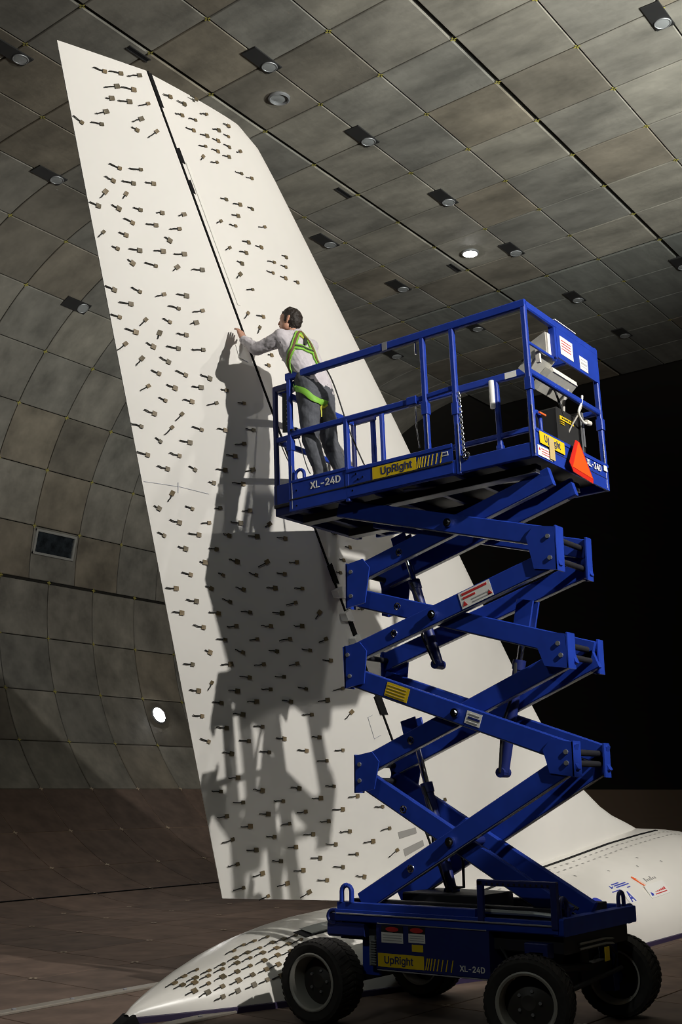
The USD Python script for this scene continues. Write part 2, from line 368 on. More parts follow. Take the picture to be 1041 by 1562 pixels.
for x0, x1, u0, u1 in ((xA, xB, uA, uA + .05), (xA, xB, uB_ - .05, uB_), (xA, xA + .05, uA, uB_), (xB - .05, xB, uA, uB_)):
    p8 = [wq(x, u, o) for o in (-.02, .045) for x, u in ((x0, u0), (x1, u0), (x1, u1), (x0, u1))]
    obj('frame', trimesh.convex.convex_hull(np.array(p8)), 'window_frame', w1)
obj('pane', grid(np.array([[wq(x, u, .012) for x in (xA + .04, xB - .04)] for u in (uA + .04, (uA + uB_) / 2, uB_ - .04)])), 'glass_dark', w1)
# ---------------------------------------------------------------- aircraft tail: fixed fin, deflected rudder, half fuselage on the floor
YC=7.15
HT,HB=np.array([6.70,7.15,8.25]),np.array([11.42,7.15,.63])   # hinge line, top and bottom
TT,TB=np.array([5.90,7.40,8.24]),np.array([8.86,7.93,.765])   # rudder trailing edge, top and bottom
LE=np.array([(8.06,8.36),(8.27,8.31),(8.64,7.99),(9.55,7.13),(10.80,5.94),(12.19,4.54),(13.75,2.98),(14.26,2.52),(14.80,2.09),(15.28,1.79),(15.97,1.48),(16.63,1.31),(17.25,1.235)])
def hinge_x(z): return HT[0]+(HB[0]-HT[0])*(HT[2]-np.asarray(z,float))/(HT[2]-HB[2])
def lead_x(z):
    z=np.asarray(z,float); return np.interp(z,LE[::-1,1],LE[::-1,0])
def hinge_t(z): return np.interp(z,[.6,8.3],[.22,.06])
def fin_t(x,z):
    """half thickness of the fixed fin at (x, z)"""
    h,l=hinge_x(z),lead_x(z); r=np.clip((np.asarray(x,float)-h)/np.maximum(l-h,1e-6),0,1)
    tm=hinge_t(z)*1.35; a=hinge_t(z)/tm
    rise=a+(1-a)*np.sin(np.clip(r/.45,0,1)*np.pi/2)
    fall=np.sqrt(np.clip(1-((r-.45)/.55).clip(0,1)**2,0,1))
    return tm*np.where(r<.45,rise,fall)+.004
def fin_pt(x,z): return np.stack(np.broadcast_arrays(np.asarray(x,float),YC-fin_t(x,z),np.asarray(z,float)),-1)
def rud_n():
    n=np.cross(HB-HT,TT-HT); n/=np.linalg.norm(n); return n if n[1]<0 else -n
def rud_t(s,c): return np.interp(s,[0,1],[.055,.2])*np.clip(1-np.asarray(c,float),0,1)**.9+.006
def rud_pt(s,c,side=1):
    s=np.asarray(s,float)[...,None];c=np.asarray(c,float)[...,None]
    p=(HT+(HB-HT)*s)*(1-c)+(TT+(TB-TT)*s)*c
    return p+side*rud_n()*rud_t(s[...,0],c[...,0])[...,None]
BX=[6.90,7.0,7.25,7.63,8.03,8.45,9.0,9.53,10.6,11.7,12.6,13.8,15.16,16.2,16.9,17.8,18.6,19.6,20.4,21.0]
BH=[.07,.13,.215,.325,.425,.505,.57,.605,.63,.69,.82,.945,1.095,1.18,1.225,1.19,1.10,.85,.5,.1]
BW=[.03,.08,.20,.36,.50,.63,.80,.96,1.26,1.47,1.52,1.52,1.5,1.47,1.44,1.35,1.22,.95,.6,.15]
def body_pt(x,ph):
    """near half of the fuselage: ph 0 at the floor edge, 1 at the crown"""
    x=np.asarray(x,float);h=np.interp(x,BX,BH);w=np.interp(x,BX,BW);a=np.asarray(ph,float)*np.pi/2
    e=.85
    return np.stack(np.broadcast_arrays(x,YC-w*np.cos(a)**e,.05+(h-.05)*np.sin(a)**e),-1)
tail = thing('aircraft_tail', 'full-size white airliner tail fin with deflected rudder standing on a half fuselage', 'aircraft tail')
NS = 64; ss = np.linspace(0, 1, NS); zl = 8.36 - ss * (8.36 - .55); xl = lead_x(zl)
rr = 1 - np.cos(np.linspace(0, np.pi / 2, 26)) ; rr = 1 - (1 - np.linspace(0, 1, 26)) ** 1.7
hz = HT[2] + (HB[2] - HT[2]) * ss; hx = HT[0] + (HB[0] - HT[0]) * ss
X_ = hx[:, None] * (1 - rr) + xl[:, None] * rr; Z_ = hz[:, None] * (1 - rr) + zl[:, None] * rr
ratio = rr[None, :] * np.ones((NS, 1)); T_ = np.zeros_like(X_)
for i in range(NS): 
    T_[i] = fin_t(hx[i] + (lead_x(hz[i]) - hx[i]) * rr, np.full(len(rr), hz[i]))
T_[0] *= .55; T_[1] *= .9
near = np.stack([X_, YC - T_, Z_], -1); far = np.stack([X_, YC + T_, Z_], -1)[:, ::-1]
loop = np.concatenate([near, far], 1); fm = grid(loop, wrap=True); n_ = loop.shape[1]
capv = loop[0].mean(0); fm = tm(np.vstack([fm.vertices, capv]), np.vstack([fm.faces, [(j, (j + 1) % n_, len(fm.vertices)) for j in range(n_)]]))
if fm.volume < 0: fm.invert()
fin = obj('fin', fm, 'fin_white', tail, smooth=40, label='fixed fin with swept leading edge')
cs = 1 - (1 - np.linspace(0, 1, 16)) ** 1.3; s2 = np.linspace(0, 1, 24)
SS, CC = np.meshgrid(s2, cs, indexing='ij')
nearR = rud_pt(SS, CC, 1)
chord = (TT + (TB - TT) * s2[:, None]) - (HT + (HB - HT) * s2[:, None]); chord /= np.linalg.norm(chord, axis=1, keepdims=True)
hgx = hinge_x(nearR[:, 0, 2]) - .012                                # close the nose up to the fin
nearR[:, 0] += chord * ((hgx - nearR[:, 0, 0]) / chord[:, 0])[:, None]
loop = np.concatenate([nearR, rud_pt(SS, CC, -1)[:, ::-1]], 1); fm = grid(loop, wrap=True); n_ = loop.shape[1]; b0 = (len(s2) - 1) * n_
fm = tm(np.vstack([fm.vertices, loop[0].mean(0), loop[-1].mean(0)]), np.vstack([fm.faces, [(j, (j + 1) % n_, len(fm.vertices)) for j in range(n_)], [(b0 + (j + 1) % n_, b0 + j, len(fm.vertices) + 1) for j in range(n_)]]))
if fm.volume < 0: fm.invert()
rudder = obj('rudder', fm, 'fin_white', tail, smooth=40, label='rudder swung away from the camera, covered in wool tufts')
# the tufts: a folded patch of brown tape and a black thread
def patch_on(fn, nrm, a, b, c, d, size, parent, tape='tape_brown'):
    p, e = fn(a, b), fn(c, d); n = nrm(a, b); t = e - p; t -= n * (t @ n)
    if np.linalg.norm(t) < .015: t = np.cross(n, V(0, 0, 1))
    t = unit(t); w = np.cross(n, t); j = rng.uniform(.8, 1.2); h = size * j
    q = [p - t * h * .75 - w * h * .5, p + t * h * .35 - w * h * .55, p + t * h * .3 + w * h * .5, p - t * h * .8 + w * h * .45]
    v = [x + n * .002 for x in q] + [q[0] + n * .012, q[1] + n * .007, q[2] + n * .010, q[3] + n * .018]
    f = [(4, 5, 6), (4, 6, 7), (0, 1, 5), (0, 5, 4), (1, 2, 6), (1, 6, 5), (2, 3, 7), (2, 7, 6), (3, 0, 4), (3, 4, 7)]
    m = tm(v, f); 
    if np.dot(np.cross(m.vertices[5] - m.vertices[4], m.vertices[6] - m.vertices[4]), n) < 0: m.invert()
    obj('tape_patch', m, tape, parent)
    q1 = p + t * h * .3 + n * .007; ln = max(np.linalg.norm(e - p), .05)
    pts = [q1, p + t * ln * .5 + n * .010 + w * rng.uniform(-.004, .004), p + t * ln * .8 + n * .008 + w * rng.uniform(-.005, .005), p + t * ln + n * .006 + w * rng.uniform(-.004, .004)]
    obj('thread', tube(pts, .0055, 4), 'thread_black', parent)
RUD=[(0.018,0.535,0.018,0.654),(0.014,0.342,0.016,0.475),(0.009,0.112,0.014,0.26),(0.031,0.439,0.037,0.581),(0.028,0.246,0.03,0.384),(0.047,0.54,0.048,0.57),(0.044,0.345,0.047,0.464),(0.039,0.124,0.045,0.24),(0.065,0.643,0.071,0.752),(0.06,0.27,0.066,0.372),(0.074,0.353,0.073,0.384),(0.086,0.919,0.082,0.989),(0.081,0.721,0.083,0.824),(0.069,0.136,0.079,0.249),(0.126,0.651,0.125,0.739),(0.12,0.442,0.123,0.553),(0.143,0.742,0.141,0.807),(0.139,0.555,0.14,0.654),(0.132,0.355,0.133,0.427),(0.16,0.838,0.168,0.889),(0.155,0.651,0.161,0.685),(0.178,0.928,0.177,0.993),(0.174,0.753,0.172,0.803),(0.168,0.557,0.168,0.613),(0.164,0.358,0.165,0.404),(0.158,0.145,0.161,0.198),(0.186,0.66,0.184,0.724),(0.181,0.453,0.183,0.536),(0.177,0.238,0.181,0.329),(0.208,0.929,0.215,0.975),(0.203,0.744,0.202,0.795),(0.194,0.365,0.192,0.395),(0.222,0.842,0.221,0.879),(0.217,0.662,0.218,0.741),(0.21,0.457,0.212,0.531),(0.206,0.271,0.209,0.359),(0.234,0.745,0.232,0.767),(0.23,0.556,0.23,0.639),(0.225,0.372,0.227,0.389),(0.219,0.151,0.222,0.242),(0.272,0.938,0.27,0.998),(0.266,0.741,0.264,0.798),(0.262,0.553,0.267,0.621),(0.256,0.368,0.257,0.442),(0.284,0.836,0.285,0.917),(0.274,0.464,0.274,0.539),(0.269,0.268,0.274,0.35),(0.303,0.94,0.302,0.997),(0.299,0.75,0.307,0.799),(0.293,0.565,0.291,0.61),(0.286,0.355,0.289,0.401),(0.316,0.846,0.315,0.913),(0.311,0.667,0.316,0.684),(0.304,0.465,0.305,0.534),(0.334,0.937,0.343,0.997),(0.328,0.741,0.326,0.783),(0.323,0.557,0.324,0.639),(0.317,0.364,0.32,0.45),(0.347,0.843,0.356,0.89),(0.342,0.657,0.339,0.709),(0.359,0.746,0.357,0.791),(0.353,0.555,0.351,0.618),(0.35,0.381,0.348,0.439),(0.378,0.841,0.385,0.895),(0.372,0.658,0.37,0.707),(0.364,0.468,0.365,0.528),(0.39,0.746,0.388,0.783),(0.384,0.563,0.384,0.619),(0.379,0.386,0.384,0.455),(0.409,0.842,0.407,0.9),(0.403,0.656,0.412,0.705),(0.428,0.943,0.427,1.006),(0.422,0.746,0.432,0.803),(0.416,0.548,0.415,0.606),(0.441,0.841,0.438,0.866),(0.435,0.653,0.435,0.713),(0.461,0.941,0.46,1.002),(0.454,0.742,0.453,0.799),(0.473,0.837,0.472,0.893),(0.467,0.662,0.464,0.692),(0.503,0.84,0.513,0.871),(0.523,0.937,0.521,0.958),(0.516,0.74,0.514,0.775),(0.536,0.838,0.535,0.888),(0.555,0.939,0.552,0.968),(0.547,0.74,0.547,0.796),(0.541,0.558,0.54,0.59),(0.567,0.836,0.566,0.873),(0.36,0.279,0.36,0.316),(0.371,0.176,0.372,0.221),(0.402,0.173,0.403,0.228),(0.422,0.276,0.425,0.342),(0.41,0.381,0.41,0.432),(0.44,0.369,0.441,0.427),(0.46,0.466,0.461,0.521),(0.453,0.274,0.457,0.327),(0.479,0.564,0.479,0.579),(0.473,0.372,0.474,0.442),(0.509,0.567,0.51,0.59),(0.505,0.381,0.507,0.427),(0.53,0.66,0.532,0.704),(0.523,0.465,0.524,0.524),(0.536,0.385,0.538,0.441),(0.561,0.657,0.561,0.697),(0.58,0.743,0.58,0.749),(0.572,0.553,0.571,0.596),(0.598,0.839,0.597,0.883),(0.592,0.657,0.591,0.67),(0.585,0.459,0.584,0.499),(0.618,0.935,0.619,0.985),(0.611,0.742,0.609,0.767),(0.606,0.56,0.605,0.601),(0.63,0.841,0.63,0.891),(0.624,0.655,0.622,0.694),(0.647,0.932,0.647,0.975),(0.641,0.737,0.641,0.784),(0.634,0.558,0.634,0.606),(0.661,0.834,0.66,0.882),(0.654,0.656,0.656,0.705),(0.673,0.735,0.673,0.776),(0.667,0.559,0.669,0.601),(0.691,0.829,0.69,0.841),(0.686,0.656,0.684,0.693),(0.518,0.278,0.52,0.292),(0.532,0.204,0.532,0.254),(0.567,0.371,0.575,0.432),(0.56,0.179,0.562,0.228),(0.578,0.282,0.578,0.327),(0.598,0.369,0.599,0.418),(0.593,0.2,0.594,0.248),(0.613,0.271,0.618,0.332),(0.629,0.374,0.63,0.428),(0.622,0.143,0.63,0.178),(0.648,0.462,0.649,0.515),(0.642,0.278,0.643,0.324),(0.661,0.372,0.665,0.437),(0.655,0.159,0.66,0.206),(0.679,0.467,0.679,0.51),(0.672,0.275,0.672,0.32),(0.692,0.374,0.696,0.422),(0.682,0.172,0.683,0.219),(0.698,0.561,0.701,0.613),(0.711,0.469,0.712,0.517),(0.723,0.366,0.722,0.408),(0.717,0.156,0.721,0.214),(0.729,0.561,0.73,0.607),(0.742,0.471,0.741,0.512),(0.735,0.267,0.738,0.322),(0.756,0.378,0.757,0.426),(0.748,0.152,0.757,0.198),(0.778,0.653,0.778,0.694),(0.703,0.738,0.705,0.784),(0.717,0.655,0.717,0.705),(0.736,0.736,0.736,0.778),(0.747,0.652,0.748,0.697),(0.765,0.737,0.765,0.782),(0.709,0.93,0.709,0.971),(0.73,0.853,0.739,0.877),(0.741,0.928,0.741,0.967),(0.753,0.83,0.753,0.869),(0.772,0.935,0.772,0.975),(0.784,0.832,0.784,0.879),(0.803,0.928,0.8,0.962),(0.798,0.738,0.798,0.782),(0.791,0.559,0.791,0.598),(0.785,0.375,0.785,0.412),(0.816,0.835,0.815,0.873),(0.81,0.652,0.81,0.696),(0.804,0.462,0.804,0.506),(0.799,0.269,0.8,0.311),(0.815,0.372,0.816,0.422),(0.808,0.158,0.821,0.203),(0.846,0.831,0.847,0.873),(0.86,0.731,0.859,0.771),(0.854,0.553,0.853,0.59),(0.848,0.375,0.848,0.417),(0.865,0.921,0.865,0.96),(0.877,0.832,0.878,0.877),(0.872,0.645,0.872,0.688),(0.865,0.46,0.866,0.503),(0.859,0.27,0.861,0.317),(0.896,0.918,0.898,0.959),(0.89,0.731,0.89,0.77),(0.884,0.552,0.886,0.594),(0.878,0.367,0.879,0.418),(0.871,0.156,0.872,0.197),(0.907,0.825,0.908,0.865),(0.901,0.643,0.903,0.681),(0.895,0.454,0.896,0.495),(0.925,0.913,0.93,0.961),(0.919,0.727,0.919,0.762),(0.913,0.546,0.914,0.59),(0.907,0.365,0.908,0.412),(0.9,0.158,0.903,0.204),(0.937,0.822,0.938,0.863),(0.931,0.642,0.932,0.678),(0.925,0.452,0.925,0.498),(0.919,0.265,0.921,0.312),(0.956,0.914,0.959,0.955),(0.95,0.725,0.95,0.762),(0.944,0.544,0.944,0.585),(0.937,0.363,0.938,0.404),(0.967,0.818,0.971,0.86),(0.961,0.636,0.962,0.678),(0.955,0.449,0.955,0.493),(0.986,0.91,0.989,0.954),(0.979,0.721,0.983,0.767),(0.973,0.54,0.973,0.582),(0.967,0.361,0.966,0.4),(0.996,0.815,1.001,0.856),(0.99,0.635,0.997,0.679),(0.93,0.157,0.939,0.21)]
FIN=[(6.986,8.114,6.903,8.1),(7.168,8.129,7.082,8.121),(7.32,8.26,7.248,8.252),(7.143,7.994,7.059,7.974),(7.473,8.17,7.39,8.138),(7.32,8.029,7.233,8.004),(7.297,7.909,7.202,7.891),(7.799,8.209,7.728,8.202),(7.647,8.08,7.562,8.056),(7.479,7.936,7.39,7.907),(7.794,8.084,7.725,8.079),(7.637,7.959,7.562,7.944),(7.463,7.815,7.375,7.781),(7.802,7.97,7.723,7.961),(7.633,7.842,7.549,7.828),(7.974,8.003,7.922,7.97),(7.435,7.687,7.41,7.647),(7.795,7.857,7.708,7.831),(7.625,7.717,7.543,7.679),(7.986,7.761,7.896,7.741),(8.147,7.781,8.062,7.756),(7.759,7.376,7.686,7.36),(7.958,7.404,7.862,7.374),(8.141,7.436,8.08,7.431),(7.93,7.271,7.845,7.25),(7.693,7.115,7.64,7.077),(7.898,7.149,7.815,7.129),(8.338,7.318,8.244,7.279),(8.085,7.046,7.999,7.027),(8.277,7.068,8.197,7.055),(7.821,6.885,7.768,6.845),(8.053,6.921,7.959,6.903),(8.679,7.118,8.613,7.114),(8.48,6.981,8.377,6.956),(7.994,6.787,7.929,6.784),(8.668,7.002,8.592,6.991),(8.457,6.856,8.366,6.844),(7.974,6.659,7.929,6.608),(8.657,6.873,8.582,6.863),(8.863,6.902,8.806,6.892),(8.153,6.566,8.07,6.537),(8.094,6.291,8.05,6.225),(8.31,6.331,8.215,6.317),(8.265,6.195,8.238,6.131),(9.439,4.325,9.372,4.323),(9.675,4.216,9.605,4.215),(9.575,4.066,9.507,4.065),(9.523,3.927,9.455,3.927),(9.72,3.826,9.651,3.826),(9.674,3.674,9.606,3.676),(9.878,3.599,9.808,3.582),(9.947,3.219,9.869,3.221),(11.335,1.664,11.246,1.655),(8.44,5.965,8.405,5.96),(8.399,5.846,8.364,5.841)]
CONE=[(7.351,0.872,7.274,0.891),(7.472,0.918,7.395,0.94),(7.604,0.905,7.525,0.922),(8.182,0.939,8.074,0.933),(8.031,0.907,7.94,0.913),(8.3,0.925,8.191,0.918),(8.439,0.9,8.329,0.893),(7.373,0.692,7.296,0.686),(7.462,0.615,7.385,0.602),(7.505,0.724,7.426,0.722),(7.649,0.742,7.568,0.741),(7.598,0.638,7.519,0.629),(7.797,0.747,7.709,0.742),(7.745,0.659,7.66,0.649),(7.94,0.762,7.85,0.758),(7.894,0.659,7.806,0.65),(8.075,0.765,7.979,0.757),(8.028,0.654,7.939,0.645),(8.211,0.762,8.108,0.749),(8.172,0.665,8.073,0.649),(8.37,0.772,8.264,0.76),(8.323,0.663,8.222,0.648),(8.494,0.766,8.381,0.748),(8.462,0.664,8.357,0.648),(8.648,0.772,8.523,0.746),(8.619,0.679,8.501,0.653),(8.401,0.552,8.302,0.535),(8.261,0.554,8.164,0.536),(8.11,0.538,8.017,0.519),(7.963,0.528,7.877,0.512),(7.828,0.509,7.744,0.491),(7.689,0.509,7.608,0.489),(7.551,0.476,7.475,0.453),(7.415,0.416,7.342,0.383),(8.2,0.423,8.108,0.401),(8.07,0.401,7.983,0.379),(7.931,0.382,7.849,0.36),(7.791,0.358,7.71,0.332),(7.642,0.336,7.567,0.306),(7.51,0.299,7.439,0.263),(8.171,0.27,8.085,0.245),(8.037,0.26,7.956,0.235),(7.907,0.235,7.829,0.206),(7.755,0.202,7.679,0.169),(7.621,0.163,7.551,0.125)]
rn = rud_n()
for t_ in RUD: patch_on(lambda a, b: rud_pt(np.float64(a), np.float64(b)), lambda a, b: rn, *t_, .037, rudder)
for t_ in FIN: patch_on(fin_pt, lambda a, b: V(0, -1, 0), *t_, .034, fin)
# hinge seal, brackets, black openings
def hinge_at(z): 
    s = (z - HT[2]) / (HB[2] - HT[2]); p = HT + (HB - HT) * s; return V(p[0], YC - hinge_t(z) - .004, z)
hd = unit(HB - HT)
def hinge_strip(z0, z1, w, m, name, off=0.0, lift=.008, **kw):
    a, b = hinge_at(z0), hinge_at(z1); sd = V(-hd[2], 0, hd[0]); n = V(0, -1, 0)
    q = [a + sd * (off - w / 2), a + sd * (off + w / 2), b + sd * (off + w / 2) + hd * w * .3, b + sd * (off - w / 2) - hd * w * .3]
    v = [x + n * lift for x in q] + [x - n * .03 for x in q]
    obj(name, trimesh.convex.convex_hull(np.array(v)), m, tail, **kw)
hinge_strip(8.24, .66, .016, 'seal_black', 'hinge_gap')
for z0, z1, w in ((8.22, 7.95, .05), (7.62, 7.50, .09), (7.36, 7.25, .06), (4.50, 4.32, .13), (3.98, 3.80, .12), (3.55, 3.12, .10), (2.72, 2.52, .17), (2.24, 1.95, .07), (1.42, 1.28, .10)):
    hinge_strip(z0, z1, w * .62, 'seal_black', 'hinge_opening', off=.02)
for z in (3.72, 3.50, 3.26): hinge_strip(z + .045, z - .045, .10, 'bracket_sheen', 'hinge_bracket', off=-.02, lift=.05)
hinge_strip(7.5, 6.3, .035, 'cover_white', 'cover_strip', off=.075, lift=.012)
def on_rud(cells, m, name, lift=.004, **kw):
    ps = [rud_pt(np.float64(s), np.float64(c)) + rn * lift for s, c in cells]; bs = [p - rn * .01 for p in ps]
    obj(name, trimesh.convex.convex_hull(np.array(ps + bs)), m, rudder, **kw)
on_rud([(.905, .118), (.914, .122), (.905, .02), (.897, .015)], 'tape_grey', 'tape_strip', label='grey tape strip')
on_rud([(.928, .120), (.938, .124), (.922, .005), (.914, .0)], 'tape_grey', 'tape_strip', label='grey tape strip')
for (s0, c0), (s1, c1), w in (((.494, .99), (.492, .78), .006), ((.492, .78), (.494, .61), .006), ((.752, .063), (.78, .069), .005), ((.78, .069), (.774, .023), .005), ((.752, .063), (.748, .03), .005), ((.500, .80), (.487, .785), .008)):
    p, q = rud_pt(np.float64(s0), np.float64(c0)) + rn * .002, rud_pt(np.float64(s1), np.float64(c1)) + rn * .002
    obj('pencil_line', bar(p, q, w, .004, .001, up=rn), 'pencil', rudder)
on_rud([(.300, .075), (.315, .085), (.318, .02), (.306, .015)], 'label_white', 'paper_slip', .008)
# half fuselage
xs = np.concatenate([np.linspace(6.9, 8, 14), np.linspace(8.15, 16, 36), np.linspace(16.2, 21, 24)]); ph = np.linspace(0, 1, 15)
BP = np.array([[body_pt(x, p) for p in ph] for x in xs]); mir = BP[:, ::-1][:, 1:].copy(); mir[..., 1] = 2 * YC - mir[..., 1]
body = obj('fuselage', grid(np.concatenate([BP, mir], 1)), 'body_white', tail, smooth=50, label='half fuselage with a pointed tail cone')
e0 = np.array([[body_pt(x, 0) * V(1, 1, 0) + V(0, dy, z) for dy, z in ((-.02, 0), (-.02, .045), (.02, .055))] for x in xs])
e1 = e0.copy(); e1[..., 1] = 2 * YC - e0[..., 1]
obj('base_seal', [grid(e0), grid(e1, flip=True)], 'seal_purple', tail, label='dark rubber seal along the floor')
obj('tip_block', trimesh.convex.convex_hull(np.array([(6.78, 7.12, 0), (6.78, 7.2, 0), (6.95, 7.05, 0), (6.95, 7.25, 0), (6.93, 7.08, .07), (6.93, 7.22, .07)])), 'seal_black', tail)
def bn(x, p):
    a, b = body_pt(x + .05, p) - body_pt(x - .05, p), body_pt(x, p + .02) - body_pt(x, p - .02); n = unit(np.cross(a, b)); return n if n[1] < .1 and (n[2] > 0 or n[1] < 0) else -n
def band(x0, x1, p0, p1, lift, m, name, parent=None, n=24, **kw):
    P = []
    for x in np.linspace(x0, x1, n):
        a, b = (p0(x), p1(x)) if callable(p0) else (p0, p1)
        P.append([body_pt(x, a) - bn(x, a) * .01, body_pt(x, a) + bn(x, a) * lift, body_pt(x, (a + b) / 2) + bn(x, (a + b) / 2) * lift, body_pt(x, b) + bn(x, b) * lift, body_pt(x, b) - bn(x, b) * .01])
    obj(name, grid(np.array(P)), m, parent or body, **kw)
band(10.2, 16.9, lambda x: .845, lambda x: .862, .006, 'seal_black', 'fin_seam', tail)
band(8.70, 11.2, .70, .985, .004, 'seal_black', 'tail_plate_seal', n=12)
band(8.80, 11.1, .725, .985, .012, 'seal_grey', 'tail_plate', n=12, label='flat grey closing plate under the rudder')
for p_ in (.80, .745):
    obj('rivet_row', [tm([body_pt(x + a, p_ + b) + bn(x, p_) * .003 for a, b in ((0, 0), (.07, 0), (.07, .009), (0, .009))], [(0, 1, 2), (0, 2, 3)]) for x in np.arange(11.4, 17.2, .17)], 'tape_grey', body, kind='stuff')
for t_ in CONE: patch_on(body_pt, bn, *t_, .036, body)
def body_text(s, h, x, p, m, name, slope=0.0, bold=True, **kw):
    t = meshkit.text_mesh(s, h, .003, bold); o = body_pt(x, p); n = bn(x, p); a = unit(body_pt(x + .2, p + slope) - o); b = np.cross(n, a); v = t.vertices
    t.vertices = o + v[:, :1] * a + v[:, 1:2] * b + (v[:, 2:] + .006) * n; obj(name, t, m, body, **kw)
def body_plate(x, p, w, h, m, name, lift=.004, slope=0.0, shape=None, parent=None, **kw):
    o = body_pt(x, p); n = bn(x, p); a = unit(body_pt(x + .2, p + slope) - o); b = np.cross(n, a)
    sh = shape or [(0, 0), (w, 0), (w, h), (0, h)]
    obj(name, plate(sh, o + n * lift * .3, a, b, lift * .7), m, parent or body, **kw)
body_text('EL MUST', .085, 11.47, .565, 'label_red', 'stencil_text')
body_text('LLED', .085, 11.47, .495, 'label_red', 'stencil_text')
for i_, (x_, p_, w_) in enumerate(((13.50, .472, .20), (13.52, .455, .33), (13.53, .438, .36))): body_plate(x_, p_, w_, .014, 'logo_blue', 'logo_line')
body_plate(13.33, .412, .52, .012, 'logo_blue', 'logo_line'); body_plate(13.40, .445, .08, .02, 'logo_blue', 'logo_mark', shape=[(0, 0), (.02, .05), (.04, .02), (.1, .03), (.04, .0)])
ell = [(.115 * math.cos(a), .034 * math.sin(a)) for a in np.linspace(0, 6.28, 17)[:-1]]
def rot2(sh, d): c, s = math.cos(d), math.sin(d); return [(x * c - y * s, x * s + y * c) for x, y in sh]
body_plate(14.17, .425, 0, 0, 'logo_orange', 'logo_flame', shape=rot2(ell, -1.05)); body_plate(14.19, .415, 0, 0, 'body_white', 'logo_flame_gap', lift=.006, shape=rot2([(x * .6, y * .4) for x, y in ell], -1.1))
for k_ in range(6): body_plate(14.34 + k_ * .06, .405, .03, .03 if k_ % 3 else .06, 'tape_grey', 'logo_letter')
body_plate(14.13, .27, .62, .17, 'label_white', 'sticker', label='white sticker with red lettering')
for k_ in range(6): body_plate(14.33 + k_ * .06, .305, .045, .055 if k_ > 2 else .075, 'label_red', 'sticker_letter', lift=.006)
body_plate(14.3, .287, .38, .012, 'label_red', 'sticker_line', lift=.006); body_plate(14.17, .287, .07, .11, 'logo_blue', 'sticker_emblem', lift=.006, shape=[(0, 0), (.07, 0), (.08, .03), (.045, .04), (.04, .11), (.02, .11), (.02, .04)])
body_plate(13.5, .285, .2, .2, 'label_white', 'sticker'); body_text('A', .13, 13.555, .295, 'logo_blue', 'logo_text')
body_plate(13.54, .345, 0, 0, 'logo_blue', 'logo_arc', lift=.007, shape=[(.10 * math.cos(a), .075 * math.sin(a)) for a in np.linspace(1.0, 3.0, 10)] + [(.075 * math.cos(a), .05 * math.sin(a)) for a in np.linspace(3.0, 1.0, 10)])
body_plate(12.82, .37, 0, 0, 'logo_blue', 'roundel', shape=[(.11 * math.cos(a), .08 * math.sin(a)) for a in np.linspace(0, 6.28, 25)[:-1]]); body_plate(12.77, .37, .10, .02, 'label_red', 'roundel_stripe', lift=.006)
for x, p in ((13.2, .66), (13.9, .60), (14.6, .55), (15.3, .52), (14.9, .62), (12.7, .56), (14.4, .72), (13.6, .80)):
    o = body_pt(x, p); n = bn(x, p); obj('fastener_hole', lathe([(0, .004), (.02, .002)], o, n, 8), 'tape_grey', body)

# ---------------------------------------------------------------- the scissor lift
lift = thing('scissor_lift', 'blue four-wheeled rough-terrain scissor lift with raised railed platform', 'scissor lift')
SX = V(0, -1, 0); SZ = V(0, 0, 1); EX = V(1, 0, 0)               # reading directions on the side and the end
def stripes(o, a, b, h, n=8, x=0.0, nrm_lift=.003):
    out = []
    for i in range(n):
        w = .012 * (1 - .02 * i); x += .014 + .0045 * i
        out.append(plate([(x, 0), (x + w * .8, 0), (x + w * .8 + h * .22, h), (x + h * .22, h)], o, a, b, nrm_lift))
    return out
# wheels
RT, WT = .31, .30
def tire_mesh(c, ax):
    prof = [(.20, -.13), (.235, -.148), (.275, -.15), (.298, -.135), (.304, -.10), (.305, 0), (.304, .10), (.298, .135), (.275, .15), (.235, .148), (.20, .13), (.19, 0), (.20, -.13)]
    ms = [lathe(prof, c, ax, 40)]
    ax = unit(ax); s = unit(np.cross(ax, V(.31, .2, .93))); u = np.cross(ax, s)
    P = lambda a, r, h: V(*c) + ax * h + r * (math.cos(a) * s + math.sin(a) * u)
    for i in range(42):
        a0 = i * 2 * math.pi / 42
        for sg in (-1, 1):
            for h0, h1, da in ((.012, .075, .07), (.075, .14, .05)):
                r0 = .3; r1 = .316 if h1 < .1 else .309
                a1 = a0 + (0 if h0 < .05 else .07); a2 = a1 + da; w = .085
                q = [P(a1, r0, sg * h0), P(a1 + w, r0, sg * h0), P(a2 + w, r0 - .004, sg * h1), P(a2, r0 - .004, sg * h1), P(a1, r1, sg * h0), P(a1 + w, r1, sg * h0), P(a2 + w, r1 - .008, sg * h1), P(a2, r1 - .008, sg * h1)]
                m = tm(q, [(4, 5, 6), (4, 6, 7), (0, 4, 7), (0, 7, 3), (1, 2, 6), (1, 6, 5), (3, 7, 6), (3, 6, 2), (0, 1, 5), (0, 5, 4)])
                ms.append(m)
    return join(ms)
